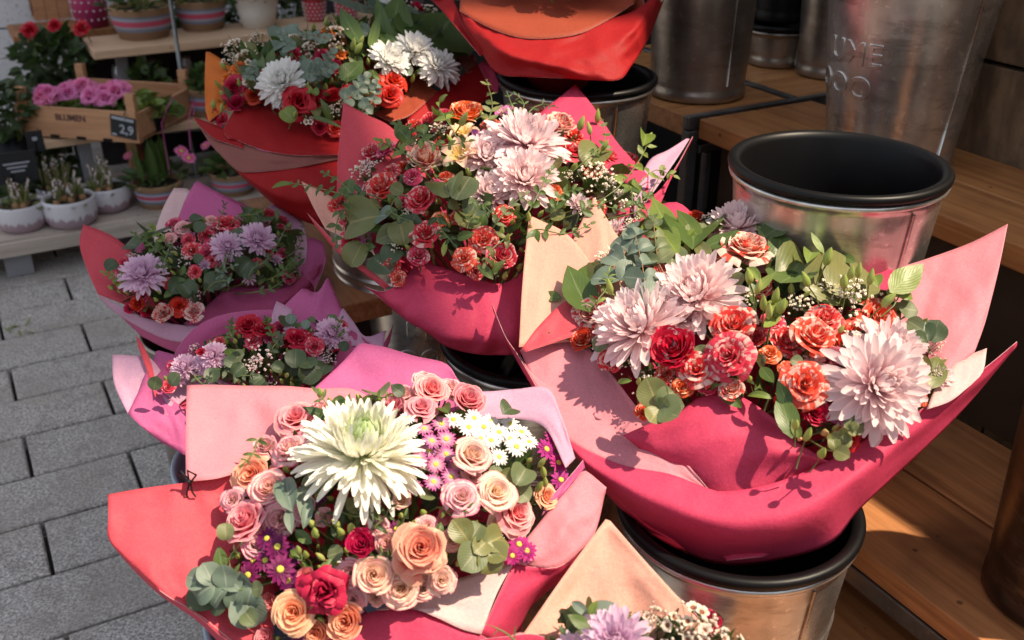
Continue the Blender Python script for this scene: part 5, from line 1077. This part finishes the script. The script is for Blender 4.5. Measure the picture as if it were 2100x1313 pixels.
    b.sprig([(720,870),(680,838),(655,810)], 'lance', 'green', 3, 44, .03); b.leaf('lance', 'dark', 680, 830, 735, 822, lift=.04); b.leaf('lance', 'dark', 690, 862, 620, 838, lift=.02); b.fl('bud', M_BUD, 655, 806, 17, .03); b.fl('bud', M_BUD, 675, 820, 12, .03)
    for P, n, sz, m in [([(700,1040),(680,1080),(660,1060)],3,30,'deep'),([(760,1090),(790,1060),(800,1030)],3,34,'dark'),([(780,1120),(800,1150),(830,1060)],3,34,'green'),([(900,1040),(930,1060),(960,1040)],3,28,'green'),([(500,1190),(470,1150),(490,1120)],3,26,'green'),([(700,1050),(730,1060),(770,1050)],3,34,'dark'),([(770,830),(790,815),(800,812)],3,20,'fresh'),([(545,900),(520,930),(500,950)],3,28,'green')]:
        b.sprig(P, 'lance', m, n, sz, .01)
    for q in [(640,1115,600,1085),(700,1110,690,1070),(760,1130,750,1090),(830,1110,815,1065),(890,1110,910,1070),(620,1150,595,1120),(690,1150,655,1165),(745,1150,720,1140)]: b.leaf('ovate', 'green', *q, lift=.015)
    b.pack([('rose','blush',26,4),('rose','cream',24,3),('tight','pink',22,3),('bud',M_BUD,15,4),('ovate','green',26,4),('round','euc',24,3),('daisy','dwhite',18,1),('pdaisy','purple',20,2),('lance','fresh',26,3)], 75, .62)

# ---- the small purple bouquet further back
def bouquet_purple():
    b = Bouquet('bouquet', 420, 545, 1.78, 0.175, 0.04, 'small bouquet at far left in magenta and coral paper with lilac chrysanthemums', 24)
    b.mask = [(215,590),(230,540),(290,480),(380,450),(560,430),(620,480),(622,540),(580,583),(470,583),(370,650),(280,635)]
    cone(b, 'magenta', 'crimson', depth=.16); b.fill(330, 0.032, top=-.005)
    b.paper('coral', 'magenta', [[(171,460,.0,1),(205,472,.0),(240,490,.0),(275,520,.0),(320,560,.0)],[(163,500,.0),(205,530,.0),(260,550,.0),(320,580,.0)],[(178,552,.0),(210,575,.0),(260,590,.0),(320,610,.0)],[(201,604,.0),(230,615,.0),(270,630,.0),(320,640,.0)]], 20, 12, lbl='coral left point')
    b.paper('pale', 'magenta', [[(315,480,.01),(335,425,.01),(357,385,.01,1),(390,390,.01),(400,420,.01)],[(318,520,.0),(350,500,.0),(400,490,.0)]], 16, 8)
    b.paper('magenta', 'lilac', [[(362,456,.0),(380,410,.0),(402,370,.0,1),(455,398,.0),(520,430,.0),(570,470,.0)],[(365,510,.0),(440,500,.0),(570,510,.0)]], 24, 8, lbl='bright magenta back point')
    b.paper('lilac', 'magenta', [[(540,440,.0),(556,417,.0,1),(590,433,.0),(622,453,.0,1),(630,500,.0),(628,530,.0)],[(545,500,.0),(580,510,.0),(610,540,.0),(615,570,.0)]], 22, 8)
    b.paper('magenta', 'lilac', [[(622,500,.01),(635,487,.01),(664,497,.01,1),(668,530,.01),(660,560,.01)],[(610,560,.0),(630,570,.0),(645,590,.02),(640,610,.03)]], 16, 8)
    b.paper('lilac', 'magenta', [[(200,603,.0),(240,625,.0),(282,647,.0),(330,660,.0),(376,667,.0),(430,668,.0),(480,664,.0)],[(205,612,.02),(234,640,.02),(305,682,.02),(367,702,.02),(433,698,.02),(490,685,.03)]], 26, 6)
    b.paper('plum', 'magenta', [[(376,664,.003),(423,628,.003),(466,588,.01,1),(520,590,.008),(579,590,.003),(615,570,.0),(660,540,.0)],[(390,668,.0),(460,650,.0),(540,635,.0),(600,605,.005),(655,560,.01)],[(400,672,.0),(470,670,.0),(541,652,.01),(612,610,.02),(660,560,.02)]], 28, 10)
    b.paper('magenta', 'crimson', [[(234,636,.02),(305,680,.02),(367,699,.02),(433,696,.02),(520,665,.02),(600,615,.03),(650,570,.04)],[(290,690,.06),(340,715,.06),(400,735,.06),(470,740,.06),(540,720,.06),(600,680,.06),(640,620,.06)]], 26, 6)
    b.fls('mum', 'mumlilac', [(291,564,54,.03),(527,491,42,.03),(466,507,38,.02)], label='lilac chrysanthemum'); b.fls('smum', 'mumlilac', [(312,550,28,.02),(505,478,22)])
    b.fls('rose', 'pinkred', [(466,458,26,.01),(395,515,22,.01),(424,518,20,.01),(400,558,16,.02),(452,468,20)]); b.fls('rose', 'redstripe', [(334,642,22,.01),(395,638,22,.01)]); b.fls('rose', 'red', [(282,623,18,.01),(367,628,22,.01),(303,640,15),(268,632,14)])
    b.fls('rose', 'blush', [(348,488,16,.01),(376,466,18,.01),(435,452,16),(365,480,13),(540,455,18)]); b.fls('rose', 'pinkred', [(580,519,14,.01),(590,480,12),(575,465,12)])
    b.fls('breath', M_PINKDOT, [(380,535,22,.01),(600,500,16),(352,510,16)])
    for q in [(228,590),(245,598),(236,580),(260,600),(327,600),(355,560),(350,535),(360,520),(530,560),(575,548),(560,575),(320,615),(410,575)]: b.fl('bud', M_BUD, q[0], q[1], 10, .02, turn=(-.4,0,.4))
    for q in [(505,440,503,418),(540,455,552,430),(400,475,420,455),(485,510,497,470),(350,600,375,570),(370,580,395,600),(455,560,430,590)]: b.leaf('round', 'deep', *q, lift=.02)
    for P, n, sz, m in [([(330,520),(300,495),(275,480)],5,18,'green'),([(345,500),(320,480),(310,465)],4,18,'fresh'),([(440,560),(460,540),(470,520)],5,17,'deep'),([(470,590),(450,560),(480,545)],5,18,'grey'),([(560,570),(590,545),(612,525)],5,18,'green'),([(540,540),(570,500),(590,460)],5,18,'deep'),([(600,520),(618,490),(620,460)],4,16,'green'),([(450,450),(462,425),(458,415)],4,13,'deep'),([(270,590),(240,570),(215,560)],4,20,'fresh'),([(500,580),(520,550),(540,540)],4,18,'deep'),([(330,560),(340,530),(350,500)],4,18,'green'),([(420,600),(440,580),(470,575)],4,18,'deep'),([(520,600),(560,590),(600,560)],4,18,'green'),([(480,450),(520,440),(545,430)],3,16,'dark')]:
        b.sprig(P, 'lance' if sz < 18 else 'ovate', m, n, sz, .025, ang=50)
    b.pack([('rose','pinkred',15,3),('bud',M_BUD,9,3),('ovate','green',20,5),('round','deep',18,4),('lance','green',20,4),('smum','mumlilac',18,1),('breath',M_PINKDOT,14,2)], 70, .55)

# ---- the low purple bouquet half hidden behind the front one
def bouquet_low():
    b = Bouquet('bouquet', 530, 755, 1.47, 0.17, 0.04, 'half hidden lilac and magenta bouquet directly behind the front left bouquet', 22)
    b.mask = [(325,780),(370,730),(450,690),(500,650),(690,650),(710,672),(665,790),(500,795),(420,760),(350,800)]
    cone(b, 'magenta', 'crimson', depth=.16); b.fill(300, 0.03, mats=('deep', 'dark', 'green'))
    b.paper('lilac', 'magenta', [[(230,727,.0,1),(265,729,.0),(305,733,.0),(330,760,.0)],[(234,788,.0),(270,790,.0),(310,790,.0)],[(262,849,.0),(285,845,.0),(318,838,.0)]], 16, 10, lbl='lilac left point')
    b.paper('magenta', 'crimson', [[(262,848,.0),(285,800,-.005),(304,760,-.01),(330,800,-.005),(380,840,.0)],[(290,875,.0),(320,860,.0),(345,850,.0),(390,870,.0)],[(329,907,.02),(355,920,.02),(381,934,.02),(410,930,.02)]], 20, 10)
    b.paper('magenta', 'lilac', [[(308,768,.02),(320,717,.02,1),(371,732,.02),(410,750,.02)],[(345,790,.02),(380,780,.02),(410,775,.02)]], 14, 6)
    b.paper('coral', 'pink', [[(279,688,-.01,1),(292,705,-.01),(312,750,-.01),(322,810,-.01)],[(283,712,-.008),(296,745,-.01),(306,775,-.01),(318,815,-.01)]], 14, 4)
    b.paper('lilac', 'magenta', [[(322,821,-.0),(360,790,-.005),(409,751,-.01,1),(445,775,-.005),(500,800,.0)],[(343,853,.0),(385,815,.0),(430,800,.0),(500,830,.0)]], 18, 6)
    b.paper('crimson', 'magenta', [[(343,850,.005),(385,805,.005),(430,785,.005)],[(380,935,.03),(400,880,.03),(440,850,.03)]], 12, 6)
    b.paper('magenta', 'lilac', [[(545,670,.01),(585,625,.01),(622,589,.01,1),(650,600,.01),(673,566,.01,1),(700,630,.01),(735,680,.01)],[(550,720,.0),(620,710,.0),(740,720,.0)]], 28, 8, lbl='bright magenta back point')
    b.paper('lilac', 'crimson', [[(553,665,-.01),(566,617,-.01,1),(600,634,-.01)],[(556,690,-.01),(590,680,-.01)]], 8, 4)
    b.paper('lilac', 'magenta', [[(690,660,.0),(703,630,.0,1),(725,660,.0),(750,690,.0),(792,678,.0,1)],[(700,710,.0),(735,710,.0),(785,715,.0)]], 20, 6)
    b.paper('magenta', 'plum', [[(780,715,.01),(795,690,.01),(807,665,.01,1)],[(765,740,.02),(785,735,.02),(800,700,.02)]], 8, 4)
    b.paper('plum', 'magenta', [[(664,793,.0),(690,730,.0),(718,676,.0,1),(752,695,.0),(790,720,.01)],[(670,830,.0),(720,790,.01),(760,760,.02)]], 20, 8)
    b.fls('mum', 'mumlilac', [(437,730,34,.02),(378,752,32,.01),(418,745,26,.01)], label='lilac chrysanthemum'); b.fls('mum', 'mumlilac', [(678,684,38,.02)]); b.fls('smum', 'mumlilac', [(595,682,18,.01),(655,745,18),(365,778,22)])
    b.fls('rose', 'pinkred', [(518,700,18,.01),(645,710,22,.02),(574,672,16)]); b.fls('rose', 'red', [(508,666,27,.02),(539,675,24,.02),(612,694,26,.02),(625,700,22,.01),(683,710,16),(588,700,18),(412,722,10,.03)])
    b.fls('breath', M_PINKDOT, [(537,741,38,.02),(672,742,20,.01),(520,755,26,.02)])
    for q in [(480,740,490,720),(485,748,460,735),(605,755,607,712),(625,735,640,760),(655,770,672,735),(650,750,625,775),(595,665,598,642),(625,675,630,655),(437,785,432,752),(315,800,322,770),(478,770,500,748),(350,790,365,765),(700,720,712,700),(580,760,560,745),(540,775,515,785)]: b.leaf('round', 'deep' if q[1] > 700 else 'grey', *q, lift=.03)
    b.leaf('round', 'grey', 590, 745, 620, 735, lift=.02); b.leaf('round', 'euc', 470, 738, 505, 730, lift=.03)
    for q in [(475,689),(482,700),(465,700),(588,770),(575,765),(527,774),(515,780),(490,690)]: b.fl('bud', M_BUD, q[0], q[1], 12, .02)
    for P, n, sz, m in [([(480,700),(472,680),(475,660)],4,20,'green'),([(560,700),(550,670),(545,655)],4,18,'green'),([(550,730),(570,700),(580,690)],4,22,'deep'),([(700,700),(690,675),(700,655)],3,16,'green'),([(460,760),(490,770),(520,770)],4,24,'deep'),([(400,770),(420,790),(430,770)],3,20,'deep')]: b.sprig(P, 'ovate', m, n, sz, .02)
    b.pack([('rose','pinkred',16,3),('bud',M_BUD,10,3),('round','deep',22,6),('ovate','green',20,4),('breath',M_PINKDOT,16,2)], 50, .55)

# ---- the red bouquet with white blooms
def bouquet_red():
    b = Bouquet('bouquet', 690, 165, 2.05, 0.235, 0.06, 'red-wrapped bouquet with white chrysanthemums, dark red roses and one glowing orange paper point', 18)
    b.mask = [(430,240),(440,150),(470,80),(600,60),(850,0),(900,30),(960,115),(890,180),(855,158),(770,228),(690,262),(560,216),(497,192),(455,255)]
    cone(b, 'red', 'red'); b.fill(420, 0.045, mats=('green', 'dark', 'olive', 'deep'), kinds=('lance', 'ovate', 'lance'), top=.0)
    b.paper('orange', 'red', [[(421,225,.0),(420,160,.0),(422,102,.0,1),(455,122,.0),(490,150,.0)],[(428,250,.0),(470,220,.0),(520,210,.0)]], 16, 8, lbl='glowing orange left point')
    b.paper('red', 'red', [[(455,268,.0),(475,235,.0),(497,196,.005,1),(560,222,.003),(618,248,.0),(690,272,.0),(740,280,.0)],[(470,285,-.003),(530,290,.0),(610,300,.0),(740,310,.0)],[(457,272,.0),(490,289,-.002),(537,307,-.002),(599,318,-.002),(687,318,-.002),(740,315,.0)]], 34, 12, lbl='bright red front flap')
    b.paper('red', 'brown', [[(395,240,.0,1),(425,250,.0),(460,265,.0),(500,290,.0)],[(412,262,.0),(440,285,.0),(470,295,.0),(500,305,.0)]], 12, 4)
    b.paper('brown', 'red', [[(398,243,.003),(440,275,.002),(490,292,.002),(537,309,.002),(599,318,.002),(700,318,.002),(760,312,.002)],[(430,295,.015),(482,346,.015),(519,353,.015),(599,345,.015),(700,328,.015),(760,325,.015)]], 30, 6, lbl='brownish band of the wrapping')
    b.paper('red', 'red', [[(428,293,.018),(482,344,.018),(519,350,.018),(599,343,.018),(700,326,.018),(800,310,.018),(900,280,.02),(970,220,.03)],[(482,348,.05),(540,390,.04),(620,400,.04),(720,390,.04),(850,350,.04),(950,300,.05)],[(490,358,.09),(526,389,.1),(570,425,.11),(640,460,.12),(720,470,.12),(850,430,.12),(960,330,.12)]], 60, 16, pleat=.005, pf=30)
    b.paper('rust', 'red', [[(765,233,.0),(820,205,.0),(857,158,.005,1),(897,188,.0,1)],[(800,250,-.002),(835,240,-.002),(860,222,-.002),(895,190,.0)]], 20, 8, lbl='rust coloured flap')
    b.paper('red', 'rust', [[(835,245,.005),(897,189,.0),(940,160,.0),(979,132,.0),(1000,128,.0,1),(1018,158,.0)],[(850,290,.03),(900,260,.03),(950,230,.03),(1005,200,.03),(1020,165,.02)]], 22, 8)
    b.paper('brown', 'red', [[(880,30,.02),(905,60,.02),(965,117,.02),(985,140,.01)],[(860,100,.02),(900,108,.01),(930,120,.01),(960,150,.0)]], 14, 6)
    b.paper('crimson', 'red', [[(980,132,-.01),(990,124,-.01,1),(1012,142,-.01),(1022,170,-.01)],[(1000,170,.0),(1010,185,.0),(1022,190,.0)]], 10, 4)
    b.fls('mum', 'mumwhite', [(581,168,60,.03),(797,124,50,.03),(850,102,48,.03),(899,137,50,.03),(578,200,30,.01),(888,163,24)], label='white chrysanthemum'); b.fls('mum', 'mumwhite', [(790,8,26),(775,20,24)])
    b.fl('lisi', 'darkred', 612, 207, 40, .03, v=1, cb=.6); b.fls('rose', 'darkred', [(479,180,28,.01),(484,212,22),(683,197,22,.0),(640,215,24)]); b.fls('rose', 'red', [(808,166,30,.02),(800,195,26,.02),(724,188,24,.01),(438,238,18,.0),(690,262,20),(455,245,16)]); b.fls('rose', 'darkred', [(930,118,20),(910,110,16),(520,195,20),(655,260,18)])
    b.fls('lisi', 'gorange', [(669,66,20,.02),(722,74,20,.0),(490,140,26,.0),(465,160,20),(700,110,16)])
    b.fls('wax', 'wax', [(483,92,26,.02),(500,122,28,.01),(683,77,30,.02),(731,205,24,.01),(691,225,20,.01),(640,100,26,.01),(790,30,24,.02),(830,15,22,.01),(600,80,22,.01),(540,95,20),(760,50,20),(470,120,20)])
    for q in [(640,190,620,178),(580,225,600,240),(652,195,640,180)]: b.leaf('round', 'fresh', *q, lift=.03)
    for q in [(724,92,18),(735,100,18),(762,155,15),(630,178,14),(605,236,16),(455,222,14),(438,215,14),(752,190,14),(740,85,15),(490,170,12)]: b.fl('bud', M_BUD, q[0], q[1], q[2], .03, turn=(.4,0,.4))
    for q in [(700,140,640,110),(760,160,690,150),(780,165,745,130),(800,100,770,20),(790,110,745,60),(740,90,700,30),(800,110,812,20),(760,100,775,40),(545,140,500,80),(590,120,560,65),(820,90,760,60),(700,60,720,5),(730,60,705,0),(840,90,875,50),(600,120,585,90),(780,130,800,90),(850,60,800,20),(880,100,840,60),(900,120,955,110),(640,240,700,255),(770,220,745,200)]: b.leaf('lance' if q[1] % 20 else 'blade', ('green', 'fresh', 'green', 'deep')[(q[0]//10) % 4], *q, lift=.03)
    b.leaf('broad', 'green', 860, 95, 930, 55, lift=.03); b.leaf('broad', 'green', 700, 165, 745, 130, lift=.02); b.leaf('broad', 'dark', 880, 80, 920, 90, lift=.02); b.leaf('ovate', 'green', 920, 100, 960, 120, lift=.03)
    for P, n, sz in [([(600,110),(590,90),(575,70)],5,18),([(620,150),(650,150),(680,140)],5,28),([(700,210),(730,190),(750,160)],4,28),([(540,150),(510,155),(520,130)],5,16),([(680,90),(650,75),(620,70)],5,16),([(640,160),(660,130),(680,110)],4,26),([(740,230),(770,200),(770,175)],4,24)]: b.sprig(P, 'round', 'grey', n, sz, .03, 'eucalyptus_sprig', twig=True)
    for P in [[(490,110),(480,90),(470,75)],[(700,80),(690,50),(680,30)],[(640,90),(630,50),(625,10)],[(760,40),(750,10),(745,-10)]]: b.sprig(P, 'needle', 'olive', 6, 14, .03, ang=35, twig=True)
    b.pack([('rose','darkred',20,4),('rose','red',18,2),('bud',M_BUD,12,3),('lance','green',40,5),('ovate','green',26,4),('round','grey',18,3),('wax','wax',20,3)], 70, .58)

# ---- the red paper bouquet cut by the top of the picture
def bouquet_top():
    b = Bouquet('bouquet', 1150, -25, 2.02, 0.20, 0.05, 'red-wrapped bouquet with rust-brown inner sheet, cut off by the top edge', 16)
    b.mask = [(960,-200),(1330,-200),(1300,-25),(960,-25)]
    cone(b, 'rust', 'red'); b.fill(260, 0.04)
    b.paper('rust', 'red', [[(950,-90,.02),(1020,-70,.03),(1150,-60,.03),(1280,-70,.03),(1330,-90,.02)],[(946,-30,.0),(1040,0,-.0),(1150,15,-.01),(1250,0,-.0),(1310,-30,.0)],[(942,22,.0),(1000,55,-.005),(1060,76,-.005),(1120,79,-.005),(1185,70,-.005),(1240,45,-.005),(1300,8,.0)]], 30, 12, 0.003, lbl='rust-brown inner sheet')
    b.paper('red', 'rust', [[(942,20,.002),(1000,54,.0),(1060,76,.0),(1120,79,.0),(1185,70,.0),(1230,45,.0),(1300,22,.0),(1350,-20,.0),(1370,-60,.0)],[(955,55,.03),(1020,105,.02),(1090,122,.01),(1160,125,.01),(1230,115,.01),(1300,80,.02),(1355,0,.04)],[(985,105,.08),(1020,150,.08),(1080,158,.07),(1140,160,.06),(1215,165,.05),(1270,163,.05),(1295,135,.07),(1330,80,.1),(1362,0,.1)]], 70, 18, 0.006, pleat=.005, pf=28)
    b.paper('red', 'lilac', [[(868,-10,.05),(890,5,.05),(930,50,.05),(985,115,.07)],[(900,-60,.0),(925,-10,.02),(950,40,.04),(990,110,.07)]], 16, 6); b.paper('brown', 'red', [[(850,-60,.03),(900,-50,.03),(950,-30,.03)],[(868,-8,.03),(905,-2,.03),(950,0,.03)]], 12, 4)
    b.fls('rose', 'red', [(1050,-60,34,.02),(1150,-90,36,.02),(1230,-60,34,.02),(1120,-50,30,.02),(1290,-80,30)]); b.fls('mum', 'mumwhite', [(1180,-40,40,.02)])

# ---- the bouquet cut by the bottom edge
def bouquet_bottom():
    b = Bouquet('bouquet', 1300, 1365, 1.02, 0.155, 0.045, 'bouquet at the bottom edge with a pale peach paper point and cream wax flowers', 26)
    b.mask = [(1170,1240),(1270,1240),(1500,1260),(1540,1400),(1200,1450),(1110,1340)]
    cone(b, 'crimson', 'crimson', k=.6); b.fill(260, 0.024)
    b.paper('peach', 'pink', [[(1066,1310,.0),(1150,1190,.0),(1205,1115,.0),(1245,1061,.0,1),(1300,1125,.0),(1350,1180,.0),(1400,1235,.0),(1450,1290,.0)],[(1090,1400,.0),(1180,1340,.02),(1300,1310,.02),(1430,1350,.0)]], 40, 12, 0.003, lbl='pale peach paper point')
    b.paper('pink', 'crimson', [[(1005,1330,.0),(1055,1300,.0),(1075,1298,.0)],[(1010,1400,.0),(1060,1380,.0),(1090,1370,.0)]], 8, 4)
    b.paper('crimson', 'pink', [[(930,1330,.0),(990,1312,-.005),(1040,1306,-.01),(1100,1302,-.01),(1170,1335,-.01)],[(960,1420,.05),(1080,1450,.05),(1190,1450,.03)]], 20, 6)
    b.paper('crimson', 'pink', [[(1120,1400,-.0),(1250,1470,-.0),(1400,1470,-.0),(1520,1390,.0),(1570,1340,.0)],[(1170,1520,.08),(1300,1600,.08),(1400,1600,.08),(1500,1520,.08)]], 26, 8)
    b.fl('mum', 'mumlilac', 1262, 1318, 82, .03, v=1, jit=.05, label='lilac-pink chrysanthemum'); b.fls('mum', 'mumlilac', [(1180,1350,60,.0),(1340,1390,60)])
    b.fls('wax', 'wax', [(1415,1275,46,.03),(1372,1290,40,.02),(1452,1310,40,.03),(1340,1265,24,.02),(1490,1320,34,.02)]); b.fls('rose', 'red', [(1458,1275,24,.01),(1500,1370,40),(1400,1380,44),(1250,1420,40)])
    b.leaf('ovate', 'grey', 1205, 1262, 1170, 1228, lift=.03); b.leaf('ovate', 'fresh', 1207, 1262, 1225, 1232, lift=.035); b.leaf('broad', 'grey', 1212, 1268, 1262, 1238, lift=.03); b.leaf('ovate', 'green', 1215, 1290, 1162, 1262, lift=.03)
    b.sprig([(1080,1330),(1040,1300),(1010,1285)], 'needle', 'green', 2, 30, .02)
ground(); shop_side(); buckets(); far_stall(); street_beyond()
bouquet_big(); bouquet_middle(); bouquet_front(); bouquet_purple(); bouquet_low(); bouquet_red(); bouquet_top(); bouquet_bottom()
